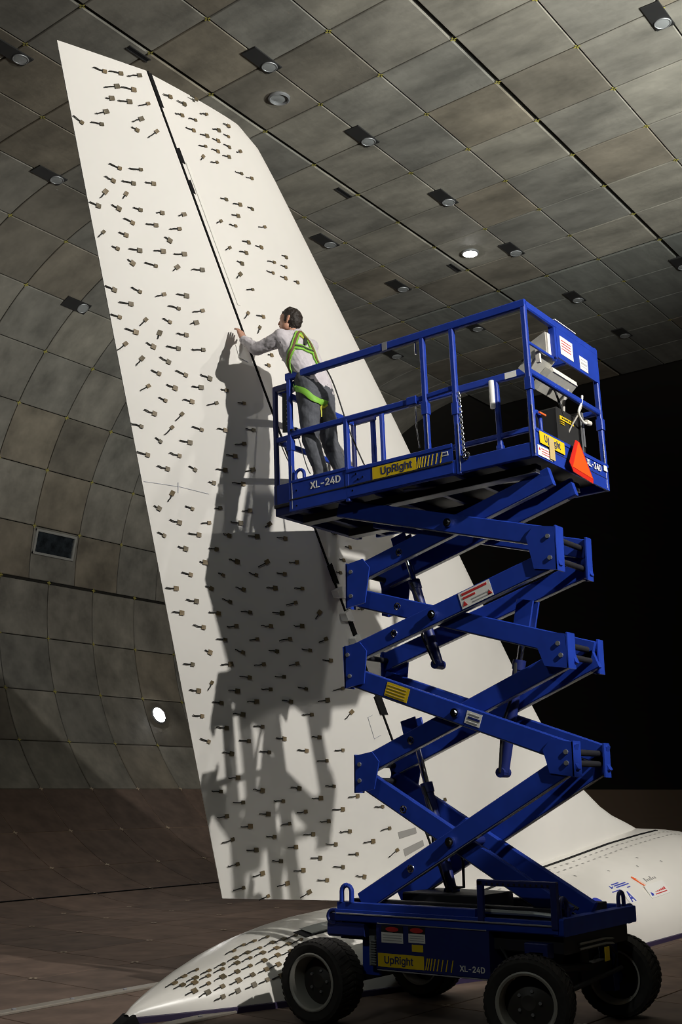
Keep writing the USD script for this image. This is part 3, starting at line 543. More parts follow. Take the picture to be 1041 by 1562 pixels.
def wheel(c, ax, out):
    """a wheel at c, its axle along ax; out: +1 or -1, the side of the dished rim"""
    ax = unit(ax); w = obj('wheel', tire_mesh(c, ax), 'rubber', lift, smooth=35, label='black ribbed balloon tyre')
    o = out
    rim = lathe([(.205, .128 * o), (.215, .145 * o), (.205, .15 * o), (.19, .14 * o), (.182, .10 * o), (.178, .02 * o), (.182, -.10 * o), (.19, -.14 * o), (.205, -.145 * o), (.2, -.12 * o)], c, ax, 40)
    obj('rim', rim, 'rim_white', w, smooth=30, label='off-white rim')
    obj('disc', lathe([(0, .05 * o), (.05, .055 * o), (.10, .03 * o), (.178, .0 * o), (.178, -.02 * o), (0, -.02 * o)], c, ax, 28), 'rim_inside', w, smooth=30)
    s = unit(np.cross(ax, V(0, 0, 1))); u = np.cross(ax, s)
    obj('hub_nuts', [cyl(V(*c) + ax * .02 * o + .08 * (math.cos(a) * s + math.sin(a) * u), V(*c) + ax * .055 * o + .08 * (math.cos(a) * s + math.sin(a) * u), .012, 6) for a in np.linspace(0, 6.28, 6)[:-1]], 'steel_grey', w)
stx = V(1, .34, 0)                                                 # the front wheels are steered
wheel((7.80, 5.92, RT), (1, 0, 0), -1); wheel((9.33, 5.92, RT), (1, 0, 0), 1)
wheel((7.80, 4.11, RT), (1, .30, 0), -1); wheel((9.33, 4.11, RT), (1, .12, 0), 1)
# chassis
obj('chassis_frame', [box((8.02, 3.94, .60), (9.14, 5.90, .74), .01), box((8.2, 4.3, .42), (8.95, 5.6, .62), .01)], 'lift_black', lift)
obj('axle', [bar((7.93, 5.92, RT), (9.2, 5.92, RT), .10, .12), cyl((7.93, 5.92, RT), (7.83, 5.92, RT), .07)], 'lift_black', lift)
obj('axle', [bar((8.0, 4.11, .40), (9.14, 4.11, .40), .10, .12), bar((8.57, 4.11, .36), (8.57, 4.11, .7), .14, .14)], 'lift_black', lift)
for x, o in ((7.97, 1), (9.14, -1)):
    obj('steering_knuckle', [bar((x, 4.11, .22), (x, 4.11, .62), .10, .12), cyl((x, 4.11, RT), (x - .12 * o, 4.11, RT), .06), box((x - .05, 4.02, .58), (x + .05, 4.2, .68))], 'lift_navy', lift)
obj('steering_rod', [cyl((8.05, 3.98, .34), (9.08, 3.98, .40), .018, 10), cyl((8.05, 4.02, .50), (8.6, 4.02, .46), .03, 10)], 'lift_black', lift)
for z in (.62, .655): obj('hydraulic_line', tube([(8.25, 3.93, z), (8.7, 3.925, z), (8.9, 3.95, z - .02)], .009, 6), 'galvanised', lift)
obj('hydraulic_line', tube([(8.9, 4.02, .62), (9.05, 4.0, .5), (9.1, 4.05, .36), (9.14, 4.1, .31)], .011, 6), 'cable_black', lift)
obj('hydraulic_line', tube([(8.05, 4.5, .66), (8.0, 4.4, .58), (7.98, 4.35, .50), (8.05, 4.3, .44)], .011, 6), 'cable_black', lift)
obj('tag', box((8.62, 3.90, .50), (8.70, 3.905, .60), .001), 'label_yellow', lift)
deck = obj('deck', [box((7.94, 3.94, .74), (9.22, 5.90, .80), .008), box((7.95, 3.94, .80), (8.0, 5.90, .83), .004), box((9.16, 3.94, .80), (9.22, 5.90, .86), .004)], 'lift_blue', lift, label='long blue base deck')
obj('deck_edge', box((7.928, 3.95, .795), (7.942, 5.88, .806), .002), 'scuffed_edge', deck)
obj('upper_ledge', box((7.96, 4.62, .81), (8.02, 5.89, .885), .006), 'lift_blue', lift)
obj('end_beam', [box((7.96, 5.84, .62), (9.2, 5.98, .80), .01), box((7.95, 5.62, .63), (8.05, 5.98, .73), .01)], 'lift_navy', lift)
obj('front_beam', box((7.95, 3.90, .73), (9.24, 3.985, .85), .01), 'lift_blue', lift)
obj('slide_rail', [box((8.12, 4.0, .80), (8.2, 5.85, .90), .006), box((8.84, 4.0, .80), (8.92, 5.85, .90), .006)], 'lift_black', lift)
obj('deck_cover', [box((8.25, 4.75, .80), (8.8, 5.45, .955), .01)], 'lift_black', lift)
obj('deck_pipe', tube([(8.1, 5.2, .86), (8.1, 4.2, .86), (8.12, 4.05, .85)], .018, 8), 'galvanised', lift)
# the battery and motor housing on the side
hs = obj('side_housing', [box((7.945, 4.50, .40), (8.16, 5.50, .745), .012)], 'lift_navy', lift, label='navy side housing')
obj('housing_edge', [box((7.938, 4.52, .738), (7.948, 5.49, .746), .002), box((7.938, 4.52, .398), (7.948, 5.49, .406), .002)], 'scuffed_edge', hs)
X0 = 7.944
obj('yellow_label', plate([(0, 0), (.42, 0), (.42, .098), (0, .098)], (X0, 5.485, .428), SX, SZ, .003), 'label_yellow', hs, label='yellow maker label')
obj('label_lettering', text('UpRight', .052, (X0 - .003, 5.43, .455), SX, SZ, .002), 'label_navy', hs)
obj('label_stripes', stripes((X0, 5.07, .43), SX, SZ, .085), 'label_yellow', hs)
obj('model_lettering', text('XL-24D', .040, (X0, 4.755, .445), SX, SZ, .003), 'label_white', hs)
for y0, w, z0, h in ((5.45, .20, .605, .075), (5.20, .15, .618, .065)):
    lb = obj('notice_label', plate([(0, 0), (w, 0), (w, h), (0, h)], (X0, y0, z0), SX, SZ, .003), 'label_white', hs)
    obj('notice_band', plate([(0, 0), (w, 0), (w, .05), (0, .05)], (X0, y0, z0 + h), SX, SZ, .003), 'lift_black', hs)
    obj('notice_oval', plate([(w / 2 + .06 * math.cos(a), .025 + .018 * math.sin(a)) for a in np.linspace(0, 6.28, 17)[:-1]], (X0 - .003, y0, z0 + h), SX, SZ, .002), 'label_red', hs)
    obj('notice_lines', [plate([(.012, h * q), (w - .012, h * q), (w - .012, h * q + .007), (.012, h * q + .007)], (X0 - .003, y0, z0), SX, SZ, .001) for q in (.2, .45, .7)], 'label_grey', hs)
obj('notice_label', plate([(0, 0), (.10, 0), (.10, .05), (0, .05)], (X0, 5.17, .555), SX, SZ, .003), 'label_yellow', hs)
obj('grille', [box((7.99, 5.55, .42), (8.04, 5.60, .64), .004)] + [box((7.975, 5.53, .43 + i * .019), (8.0, 5.58, .438 + i * .019), .001) for i in range(10)], 'galvanised', lift)
obj('rear_bracket', plate([(0, 0), (.16, 0), (.10, .30), (0, .34)], (8.1, 5.72, .34), SX, SZ, .03), 'lift_blue', lift)
# the perforated step guard and the tie-down loops
sg = obj('step_guard', [bar((7.95, 4.56, .80), (7.95, 4.56, 1.09), .04, .05), bar((7.95, 3.96, .78), (7.95, 3.96, 1.09), .05, .05), box((7.93, 3.94, 1.055), (7.98, 4.58, 1.10), .006)], 'lift_navy', lift)
obj('guard_teeth', [cyl((7.925, 4.54 - i * .045, 1.072), (7.935, 4.54 - i * .045, 1.072), .009, 8) for i in range(13)], 'lift_black', sg)
def eye(o, a, b, r=.055, rt=.018, leg=.05):
    a, b = V(*a), V(*b)
    return tube([V(*o) - a * r] + [V(*o) + b * leg + (a * -math.cos(t) + b * math.sin(t)) * r for t in np.linspace(0, math.pi, 9)] + [V(*o) + a * r], rt, 8)
obj('lifting_eye', eye((7.97, 5.80, .885), SX, SZ, .048, .02, .08), 'lift_blue', lift, smooth=40)
obj('lifting_eye', eye((8.06, 3.95, .84), EX, SZ, .06, .018, .08), 'lift_navy', lift, smooth=40)
obj('lifting_eye', eye((9.2, 3.95, .79), SZ, EX, .06, .016, .04), 'lift_navy', lift, smooth=40)
obj('lifting_eye', eye((7.96, 5.9, .77), SZ, -SX, .05, .016, .03), 'lift_navy', lift, smooth=40)
obj('lifting_eye', eye((9.1, 3.96, .84), EX, SZ, .05, .016, .07), 'lift_navy', lift, smooth=40)
# scissor arms: (y, z) ends of every level, on the near and the far side
LV = [((5.70, .90), (3.87, 1.93)), ((4.02, .87), (5.73, 1.83)), ((5.73, 1.96), (3.87, 2.72)), ((3.87, 2.01), (5.82, 2.69)),
      ((5.84, 2.87), (3.92, 3.47)), ((3.89, 2.81), (5.80, 3.37)), ((5.80, 3.58), (3.98, 4.13)), ((3.93, 3.64), (5.90, 4.16))]
NEAR, FAR = 8.12, 8.68
for i, (a, b) in enumerate(LV):
    for x0, sgn in ((NEAR, 1), (FAR, -1)):
        x = x0 + sgn * (0 if i in (0, 3, 4, 7) else .075)
        p, q = V(x, *a), V(x, *b); t = unit(q - p); p, q = p - t * .05, q + t * .05
        arm = obj('scissor_arm', bar(p, q, .06, .155, .008), 'lift_blue', lift)
        up = np.cross(V(1, 0, 0), t); up = up if up[2] > 0 else -up
        o = p - up * .079; obj('arm_edge', bar(o + t * .08, q - up * .079 - t * .08, .05, .006, .001, up=up), 'steel_grey', arm)  # pale strip paints the light caught along the lower arm edge
def pin(x0, x1, y, z, r=.032): 
    obj('pivot_pin', [cyl((x0, y, z), (x1, y, z), r, 14)], 'lift_navy', lift)
for k in range(4):
    (a, b), (c, d) = LV[2 * k], LV[2 * k + 1]
    a, b, c, d = map(np.array, (a, b, c, d)); den = (b - a)[0] * (d - c)[1] - (b - a)[1] * (d - c)[0]
    t = ((c - a)[0] * (d - c)[1] - (c - a)[1] * (d - c)[0]) / den; ctr = a + (b - a) * t
    pin(NEAR - .05, FAR + .05, *ctr)
    ct = [cyl((NEAR - .062, *ctr), (NEAR - .03, *ctr), .036, 16), cyl((NEAR - .075, *ctr), (NEAR - .06, *ctr), .02, 6)]
    obj('pivot_cap', ct, 'chrome', lift, smooth=30)
    for q in (a + (b - a) * .24, c + (d - c) * .76):
        obj('pivot_cap', [torus((NEAR + (.04 if k % 2 else -.035), *q), (1, 0, 0), .026, .008, 14, 6), cyl((NEAR + (.045 if k % 2 else -.03), *q), (NEAR + (.035 if k % 2 else -.042), *q), .014, 8)], 'chrome', lift, smooth=30)
def joint_plate(x, lo, hi, side):
    """the end plate that links two levels; side: +1 at the man's end"""
    y, z0 = lo; y1, z1 = hi
    poly = [(y + .055 * side, z0 - .10), (y1 + .055 * side, z1 + .07), (y1 - .12 * side, z1 + .10), (y1 - .19 * side, z1 + .02), (y - .14 * side, z0 - .07)]
    poly = [(p[0], p[1]) for p in poly]
    return plate(poly, (x, 0, 0), (0, 1, 0), (0, 0, 1), .014)
JN = [((5.73, 1.83), (5.73, 1.96), 1), ((3.87, 1.93), (3.87, 2.01), -1), ((5.82, 2.69), (5.84, 2.87), 1), ((3.87, 2.72), (3.89, 2.81), -1), ((5.80, 3.37), (5.80, 3.58), 1), ((3.92, 3.47), (3.93, 3.64), -1)]
for lo, hi, sd in JN:
    for x in (NEAR - .05, FAR + .036):
        jp = obj('joint_plate', joint_plate(x, lo, hi, sd), 'lift_blue', lift)
        obj('plate_bolt', [cyl((x - .012, y, z), (x + .03, y, z), .018, 8) for y, z in (lo, hi)], 'steel_grey', jp)
        obj('end_cheek', box((x, lo[0] + sd * .045, lo[1] - .1), (x + (.13 if x < 8.4 else -.10), lo[0] + sd * .058, hi[1] + .08), .004), 'lift_blue', jp)
    obj('cross_tube', cyl((NEAR, lo[0], lo[1]), (FAR, lo[0], lo[1]), .024, 12), 'lift_black', lift, smooth=40)  # tubes coloured black to paint the shade between near and far plates
    obj('cross_tube', cyl((NEAR, hi[0], hi[1]), (FAR, hi[0], hi[1]), .024, 12), 'lift_black', lift, smooth=40)
# hydraulic cylinders in the middle
def ram(top, bot, split, x=8.5):
    t, b = V(x, *top), V(x, *bot); mid = t + (b - t) * split; d = unit(b - t)
    r = obj('hydraulic_cylinder', [cyl(mid, b, .045, 16), cyl(mid - d * .03, mid + d * .05, .053, 16)], 'lift_navy', lift, smooth=40)
    obj('piston_rod', cyl(t, mid, .026, 14), 'chrome', r, smooth=40)
    obj('clevis', [bar(t + V(-.05, 0, 0) - d * .14, t + V(-.05, 0, 0) + d * .08, .02, .15, .004, up=np.cross(d, V(1, 0, 0))), bar(t + V(.05, 0, 0) - d * .14, t + V(.05, 0, 0) + d * .08, .02, .15, .004, up=np.cross(d, V(1, 0, 0)))], 'lift_blue', r)
    obj('cylinder_end', cyl(b - V(.06, 0, 0), b + V(.06, 0, 0), .04, 12), 'lift_navy', r)
    obj('hose', tube([mid + V(-.06, 0, 0), mid + d * .2 + V(-.1, -.05, 0), mid + d * .5 + V(-.08, .03, 0), b + V(-.06, 0, 0)], .012, 6), 'cable_black', r)
ram((5.52, 3.80), (5.21, 2.78), .30); ram((4.37, 3.10), (4.63, 1.88), .30); ram((5.46, 2.20), (5.14, .96), .34)
for s_ in (.0, .06): obj('hose', tube([(8.35 + s_, 5.0, 1.3), (8.33 + s_, 4.6, 1.18), (8.36 + s_, 4.2, .98), (8.35 + s_, 4.0, .88)], .012, 6), 'cable_black', lift)
obj('hose', tube([(8.5, 5.15, .98), (8.42, 4.98, 1.0), (8.42, 4.98, 1.2), (8.45, 5.06, 1.42)], .013, 6), 'cable_black', lift)
# stickers on the arms
def on_arm(i, s0, w, h, m, name, off=0.0, lift_=0.0, shape=None, **kw):
    a, b = LV[i]; p, q = V(0, *a), V(0, *b)
    if p[1] < q[1]: p, q = q, p
    t = unit(q - p); up = np.cross(V(1, 0, 0), t); up = up if up[2] > 0 else -up
    x = NEAR + (0 if i in (0, 3, 4, 7) else .075) - .0305 - lift_
    o = p + (q - p) * s0 + up * off; o[0] = x
    obj(name, plate(shape or [(0, -h / 2), (w, -h / 2), (w, h / 2), (0, h / 2)], o, t, up, .003), m, lift, **kw)
on_arm(4, .575, .30, .135, 'label_white', 'warning_sticker', label='white sticker with red crushing-hazard lettering')
for q_, w_, h_ in ((.045, .24, .018), (.012, .12, .016)): on_arm(4, .59, w_, h_, 'label_red', 'sticker_line', off=q_, lift_=.003)
for q_ in (-.02, -.045): on_arm(4, .63, .17, .008, 'label_grey', 'sticker_line', off=q_, lift_=.003)
on_arm(4, .582, 0, 0, 'label_red', 'sticker_triangle', off=-.05, lift_=.003, shape=[(0, 0), (.045, 0), (.022, .04)])
on_arm(4, .70, 0, 0, 'label_red', 'sticker_triangle', off=-.05, lift_=.003, shape=[(0, 0), (.045, 0), (.022, .04)])
on_arm(3, .18, .23, .115, 'label_yellow', 'yellow_sticker')
for q_ in (.035, .01, -.015, -.04): on_arm(3, .187, .19, .005, 'tape_masking', 'sticker_line', off=q_, lift_=.003)
on_arm(3, .565, .14, .10, 'label_white', 'small_sticker')
on_arm(3, .575, .11, .018, 'lift_navy', 'sticker_line', lift_=.003); on_arm(3, .575, .10, .006, 'label_grey', 'sticker_line', off=.03, lift_=.003); on_arm(3, .575, .10, .006, 'label_grey', 'sticker_line', off=-.03, lift_=.003)
# ---------------------------------------------------------------- the raised platform (sags a little towards the man)
PY, PZ, SAG = 3.92, 4.25, -.0347
def TP(m):
    m = join(m) if isinstance(m, list) else m
    v = m.vertices.copy(); dy, dz = v[:, 1] - PY, v[:, 2] - PZ
    v[:, 1] = PY + dy - SAG * dz; v[:, 2] = PZ + dz + SAG * dy; m = m.copy(); m.vertices = v; return m
def pf(name, m, mt, parent=None, **kw): return obj(name, TP(m), mt, parent or lift, **kw)
XA, XB, YA, YB = 7.92, 9.30, 3.92, 6.35
pl = pf('platform_deck', [box((XA + .02, YA + .02, PZ + .07), (XB - .02, YB + .2, PZ + .10), .004)], 'lift_black', label='platform floor')
for x in (XA, XB - .04): pf('platform_beam', box((x, YA, PZ), (x + .04, YB, PZ + .12), .006), 'lift_blue')
for y in np.linspace(YA + .35, YB - .1, 6): pf('floor_joist', box((XA + .04, y - .02, PZ + .0), (XB - .04, y + .02, PZ + .07), .004), 'lift_navy')
pf('under_rail', [box((8.10, YA + .1, PZ - .07), (8.2, YB, PZ), .006), box((8.80, YA + .1, PZ - .07), (8.9, YB, PZ), .006)], 'lift_black')
pf('under_rail_edge', [box((8.095, YA + .1, PZ - .075), (8.205, YB, PZ - .07), .001), box((8.795, YA + .1, PZ - .075), (8.905, YB, PZ - .07), .001), bar((8.0, 5.2, PZ - .01), (8.45, 4.3, PZ - .01), .05, .01, .001)], 'steel_grey')
pf('toe_board', [box((XA, 5.72, PZ + .11), (XA + .015, YB, PZ + .275), .004), box((XA - .006, 5.72, PZ + .255), (XA + .02, YB, PZ + .285), .004), box((XA - .005, 5.72, PZ), (XA, YB, PZ + .1), .003)], 'lift_blue')
pf('toe_board', [box((XA, 4.66, PZ + .11), (XA + .015, 5.72, PZ + .245), .004), box((XA - .008, 4.66, PZ + .225), (XA + .02, 5.72, PZ + .262), .004), box((XA - .006, 4.66, PZ + .01), (XA, 5.72, PZ + .095), .003)], 'lift_blue')
eb = pf('end_board', [box((XA, YA, PZ), (XB, YA + .015, PZ + .225), .004), box((XA + .02, YA - .008, PZ + .205), (XB, YA + .02, PZ + .235), .004)], 'lift_blue', label='blue end board')
pf('groove', box((XA + .02, YA - .002, PZ + .098), (XB - .03, YA, PZ + .103), .001), 'lift_black', eb)
pf('toe_board', [box((XB - .015, YA, PZ), (XB, YB, PZ + .26), .004)], 'lift_blue')
W_ = .046
def post(x, y, z0, z1, w=W_): 
    p = pf('post', bar((x, y, z0), (x, y, z1), w, w, .008, up=(0, 1, 0)), 'lift_blue'); return p
def collar(x, y, z, p): pf('collar', bar((x, y, z - .05), (x, y, z + .05), W_ + .016, W_ + .016, .006, up=(0, 1, 0)), 'lift_blue', p)
ZT, ZM = PZ + 1.27, PZ + .72
for x, y, z0, z1, col in ((XA + .02, YA + .02, PZ, ZT, .60), (XA + .02, 4.61, PZ - .005, ZT - .02, .55), (XA + .02, 4.90, PZ + .25, ZT - .02, .62), (XA + .02, YB - .01, PZ, ZT, .62), (XB - .02, YA + .02, PZ, ZT, .60), (XB - .02, 4.93, PZ + .1, ZT, .58), (XB - .02, YB - .01, PZ + .1, ZT, .6)):
    p = post(x, y, z0, z1); collar(x, y, PZ + col, p)
    pf('worn_edge', [bar((x - W_ / 2 - .001, y - .018, z0 + .02), (x - W_ / 2 - .001, y - .018, z0 + .42), .007, .004, .001, up=(1, 0, 0))], 'scuffed_edge', p)
post(XA + .02, 5.72, PZ - .02, ZM)
pf('top_rail', bar((XA + .02, YA, ZT + .01), (XA + .02, YB + .02, ZT + .01), .05, .075, .01), 'lift_blue')
pf('top_rail', bar((XB - .02, YA, ZT + .01), (XB - .02, YB + .02, ZT + .01), .05, .075, .01), 'lift_blue')
pf('top_rail', bar((XA + .03, YA + .02, ZT + .01), (XB, YA + .02, ZT + .01), .05, .07, .01), 'lift_blue')
pf('mid_rail', bar((XA + .02, 5.0, ZM), (XA + .02, YB, ZM), .04, .055, .008), 'lift_blue'); pf('rail_end', bar((XA + .02, 4.98, ZM), (XA + .02, 5.07, ZM), .055, .075, .008), 'lift_blue')
pf('mid_rail', bar((XA + .02, 4.62, ZM + .02), (XA + .02, 5.02, ZM + .0), .03, .045, .008), 'lift_blue')
pf('mid_rail', bar((XB - .02, YA, ZM), (XB - .02, YB, ZM), .04, .05, .008), 'lift_blue')
pf('mid_rail', bar((XA, YA + .02, ZM - .01), (XB, YA + .02, ZM - .01), .04, .05, .008), 'lift_blue')
pf('thin_bar', bar((XA, YA + .03, PZ + .975), (8.50, YA + .03, PZ + .975), .016, .026, .004), 'lift_blue')
ep = pf('end_panel', [box((8.475, YA - .004, PZ + .985), (XB, YA + .012, ZT + .03), .004), box((8.44, YA + .0, PZ + .975), (8.475, YA + .05, ZT), .004)], 'lift_blue', label='solid blue panel in the end rail')
pf('notice_label', plate([(0, 0), (.24, 0), (.24, .165), (0, .165)], (8.53, YA - .005, PZ + 1.03), EX, SZ, .003), 'label_white', ep)
pf('notice_lines', [plate([(.02, z), (.2, z), (.2, z + .008), (.02, z + .008)], (8.53, YA - .008, PZ + 1.03), EX, SZ, .001) for z in (.05, .075, .1, .125)], 'label_red', ep)
pf('notice_label', plate([(0, 0), (.16, 0), (.16, .12), (0, .12)], (8.90, YA - .005, PZ + 1.01), EX, SZ, .003), 'label_white', ep)
pf('notice_lines', [plate([(.02, z), (.14, z), (.14, z + w), (.02, z + w)], (8.90, YA - .008, PZ + 1.01), EX, SZ, .001) for z, w in ((.03, .006), (.052, .018), (.09, .006))], 'label_grey', ep)
pf('paper_tape', box((8.46, YA - .01, ZT + .045), (8.86, YA + .05, ZT + .052), .001), 'label_white', ep)
# the end board's labels and the orange triangle
pf('yellow_label', plate([(0, 0), (.44, 0), (.44, .10), (0, .10)], (7.985, YA - .009, PZ + .118), EX, SZ, .003), 'label_yellow', eb)
pf('label_lettering', text('UpRight', .055, (8.06, YA - .012, PZ + .145), EX, SZ, .002), 'label_navy', eb)
pf('masking_tape', [box((8.135, YA - .017, PZ + .02), (8.225, YA - .014, PZ + .2), .001)], 'tape_masking', eb)
pf('notice_label', plate([(0, 0), (.25, 0), (.25, .085), (0, .085)], (7.945, YA - .004, PZ + .012), EX, SZ, .003), 'label_white', eb)
pf('notice_lines', [plate([(.06, z), (.23, z), (.23, z + .006), (.06, z + .006)], (7.945, YA - .007, PZ + .012), EX, SZ, .001) for z in (.02, .04, .06)] + [plate([(.015, .045), (.045, .045), (.03, .07)], (7.945, YA - .007, PZ + .012), EX, SZ, .001)], 'label_red', eb)
pf('model_lettering', text('XL-24D', .055, (8.84, YA - .009, PZ + .135), EX, SZ, .003), 'label_white', eb)
pf('notice_label', plate([(0, 0), (.07, 0), (.07, .05), (0, .05)], (9.19, YA - .009, PZ + .16), EX, SZ, .003), 'label_white', eb)
sgn = pf('warning_triangle', plate([(8.555, .27), (8.625, .265), (8.84, -.005), (8.83, -.045), (8.46, -.022), (8.40, .045)], (0, YA - .05, PZ), EX, SZ, .006), 'sign_red', label='red-edged orange warning triangle')
pf('triangle_face', plate([(8.60, .262), (8.822, -.005), (8.452, .018)], (0, YA - .056, PZ), EX, SZ, .003), 'sign_orange', sgn, label='bright orange face')
pf('triangle_bracket', box((8.57, YA - .045, PZ + .12), (8.63, YA, PZ + .18), .004), 'steel_grey', sgn)
# the side labels
tb = pf('side_label', plate([(0, 0), (.44, 0), (.44, .105), (0, .105)], (XA - .001, 5.45, PZ + .115), SX, SZ, .003), 'label_yellow', label='yellow maker label on the toe board')
pf('label_lettering', text('UpRight', .062, (XA - .004, 5.37, PZ + .142), SX, SZ, .002), 'label_navy', tb)
pf('label_stripes', stripes((XA - .001, 5.02, PZ + .12), SX, SZ, .09), 'label_yellow', tb)
pf('notice_label', plate([(0, 0), (.06, 0), (.06, .035), (0, .035)], (XA - .001, 4.76, PZ + .17), SX, SZ, .003), 'label_white', tb)
pf('notice_lines', [plate([(.01, .008), (.03, .008), (.03, .027), (.01, .027)], (XA - .004, 4.76, PZ + .17), SX, SZ, .001), plate([(.034, .008), (.052, .008), (.052, .027), (.034, .027)], (XA - .004, 4.76, PZ + .17), SX, SZ, .001)], 'lift_navy', tb)
pf('model_lettering', text('XL-24D', .062, (XA - .001, 6.12, PZ + .165), SX, SZ, .003), 'label_white')
pf('groove', [box((XA - .012, 4.66, PZ + .098), (XA - .004, 5.72, PZ + .112), .001)], 'lift_black', tb); pf('groove', [box((XA - .009, 5.73, PZ + .10), (XA - .002, YB, PZ + .112), .001)], 'lift_black', tb)
pf('rivets', [cyl((XA - .008, y, z), (XA, y, z), .009, 8) for y, z in ((5.60, PZ + .15), (5.55, PZ + .16), (5.62, PZ + .2), (6.27, PZ + .18), (6.27, PZ + .04), (5.66, PZ + .06))], 'chrome', tb)
pf('anchor_eye', eye((XA + .01, 6.24, PZ + .27), SX, SZ, .05, .016, .05), 'lift_blue', smooth=40)
pf('anchor_eye', eye((XA + .08, YA + .01, PZ + .22), EX, SZ, .06, .018, .10), 'lift_blue', smooth=40)
pf('orange_clip', bar((XA + .05, YA - .03, PZ + .36), (XA + .16, YA - .03, PZ + .36), .014, .016, .003), 'logo_orange')
# roll-out extension at the man's end
E1, EX0, EX1 = 6.55, 7.99, 9.235
ex = pf('extension_rail', bar((EX0, E1, ZT - .05), (EX1, E1, ZT - .05), .04, .06), 'lift_blue', label='roll-out extension rail in front of the man')
for x in (EX0, EX1):
    pf('extension_rail', bar((x, 6.28, ZT - .05), (x, E1, ZT - .05), .04, .06), 'lift_navy'); pf('extension_rail', bar((x, 6.28, ZM), (x, E1, ZM), .035, .05), 'lift_blue')
pf('extension_rail', bar((EX0, E1, ZM), (EX1, E1, ZM), .035, .05), 'lift_blue')
for x in (EX0, EX1): pf('extension_post', bar((x, E1, PZ + .08), (x, E1, ZT - .03), .042, .042, .008, up=(0, 1, 0)), 'lift_navy', ex)  # navy instead of blue paints these posts and stub rails as unlit
pf('extension_post', bar((EX1, 6.2, PZ + .08), (EX1, 6.2, ZT - .03), .042, .042, .008, up=(0, 1, 0)), 'lift_blue', ex)
pf('extension_board', [box((EX0 - .02, 6.2, PZ + .1), (EX0, E1, PZ + .29), .004), box((EX0 - .02, E1, PZ + .1), (EX1 + .02, E1 + .02, PZ + .29), .004), box((EX1, 6.2, PZ + .1), (EX1 + .02, E1, PZ + .29), .004)], 'lift_blue', ex)
pf('extension_edge', [box((EX0 - .03, 6.2, PZ + .0), (EX0 + .03, E1, PZ + .1), .006), box((EX0, E1 - .05, PZ + .0), (EX1, E1, PZ + .1), .006)], 'lift_navy', ex)
# chain, tube, drop-rod
lk = []
for i in range(24):
    z = ZM - .04 - i * .0235; y = 4.575 - .0006 * i
    lk.append(torus((XA + .015, y, z), (1, 0, 0) if i % 2 else (0, 1, 0), .0125, .0042, 8, 5))
pf('gate_chain', lk, 'steel_grey', label='hanging gate chain'); pf('chain_hook', torus((XA - .005, 4.535, PZ + .13), (1, 0, 0), .03, .008, 12, 6), 'chrome')
pf('document_tube', cyl((XB - .045, 4.965, PZ + 1.0), (XB - .045, 4.965, PZ + 1.27), .027, 14), 'label_white', smooth=40)
pf('gate_rod', [tube([(XA + .02, 5.0, ZM - .05), (XA + .02, 5.0, ZM - .25), (XA + .02, 4.98, ZM - .42)], .006, 6), cyl((XA + .02, 4.97, ZT - .14), (XA + .02, 4.97, ZT - .03), .008, 6)], 'chrome')
for y in (6.25, 6.30): pf('rail_bolt', cyl((XA - .02, y, ZM + .03), (XA, y, ZM + .03), .014, 8), 'chrome')
pf('rail_label', [box((XB - .046, 4.70, ZT - .02), (XB - .042, 4.82, ZT + .04), .001)], 'label_white'); pf('rail_patch', [box((XA - .008, 5.26 - .02, ZT - .03), (XA - .005, 5.26 + .03, ZT + .045), .001)], 'scuffed_edge')
# control box with open lid, cables
def slab(x0, x1, yz): return trimesh.convex.convex_hull(np.array([(x, PY + y, PZ + z) for x in (x0, x1) for y, z in yz]))
cbx = pf('control_box', slab(8.23, 8.52, ((.05, .97), (.08, .95), (.20, .83), (.25, .88), (.10, 1.01))), 'box_grey', label='grey control box with its lid open')
pf('box_front', slab(8.22, 8.25, ((.045, .88), (.045, 1.0), (.08, 1.0), (.08, .88))), 'box_lit_plug_white', cbx)  # lamp-side face of the grey box, lightened by colour
pf('box_lid', slab(8.38, 8.45, ((.055, .99), (.055, 1.20), (.22, 1.13), (.22, .93))), 'box_grey', cbx)
pf('box_lid_edge', slab(8.39, 8.46, ((.04, .98), (.04, 1.19), (.056, 1.19), (.056, .98))), 'box_lit_plug_white', cbx)  # lid edge whitened as if catching the lamp
pf('box_base', slab(8.44, 8.92, ((.05, .865), (.08, .845), (.20, .735), (.25, .79), (.10, .915))), 'box_grey', cbx)
pf('box_base_front', slab(8.46, 8.92, ((.042, .865), (.05, .905), (.07, .91), (.07, .86))), 'box_lit_plug_white', cbx)  # pale strip paints light on the front of the base
pf('key_socket', cyl((8.62, 4.04, PZ + .775), (8.62, 4.07, PZ + .81), .018, 10), 'lift_black', cbx)
def cable(pts, r, m, name='power_cable', **kw):
    p = np.array(pts, float); k = len(p); t = np.linspace(0, k - 1, (k - 1) * 5 + 1)
    from scipy.interpolate import CubicSpline
    return pf(name, tube(CubicSpline(range(k), p)(t), r, 7), m, smooth=60, **kw)
cable([(8.80, 4.05, PZ + .90), (8.83, 4.02, PZ + .80), (8.76, 4.03, PZ + .70), (8.74, 4.04, PZ + .55), (8.66, 4.05, PZ + .42), (8.68, 4.06, PZ + .24)], .014, 'cable_grey')
cable([(8.92, 3.93, PZ + .77), (8.86, 3.93, PZ + .66), (8.84, 3.94, PZ + .60), (8.92, 3.95, PZ + .55), (9.03, 3.95, PZ + .56)], .010, 'label_white')
cable([(8.92, 3.93, PZ + .77), (8.93, 3.94, PZ + .72), (8.86, 3.95, PZ + .60), (8.80, 4.02, PZ + .45), (8.74, 4.04, PZ + .24)], .008, 'cable_grey')
cable([(8.52, 4.04, PZ + .92), (8.60, 4.03, PZ + .76), (8.68, 4.02, PZ + .60), (8.72, 4.03, PZ + .52)], .010, 'cable_black')
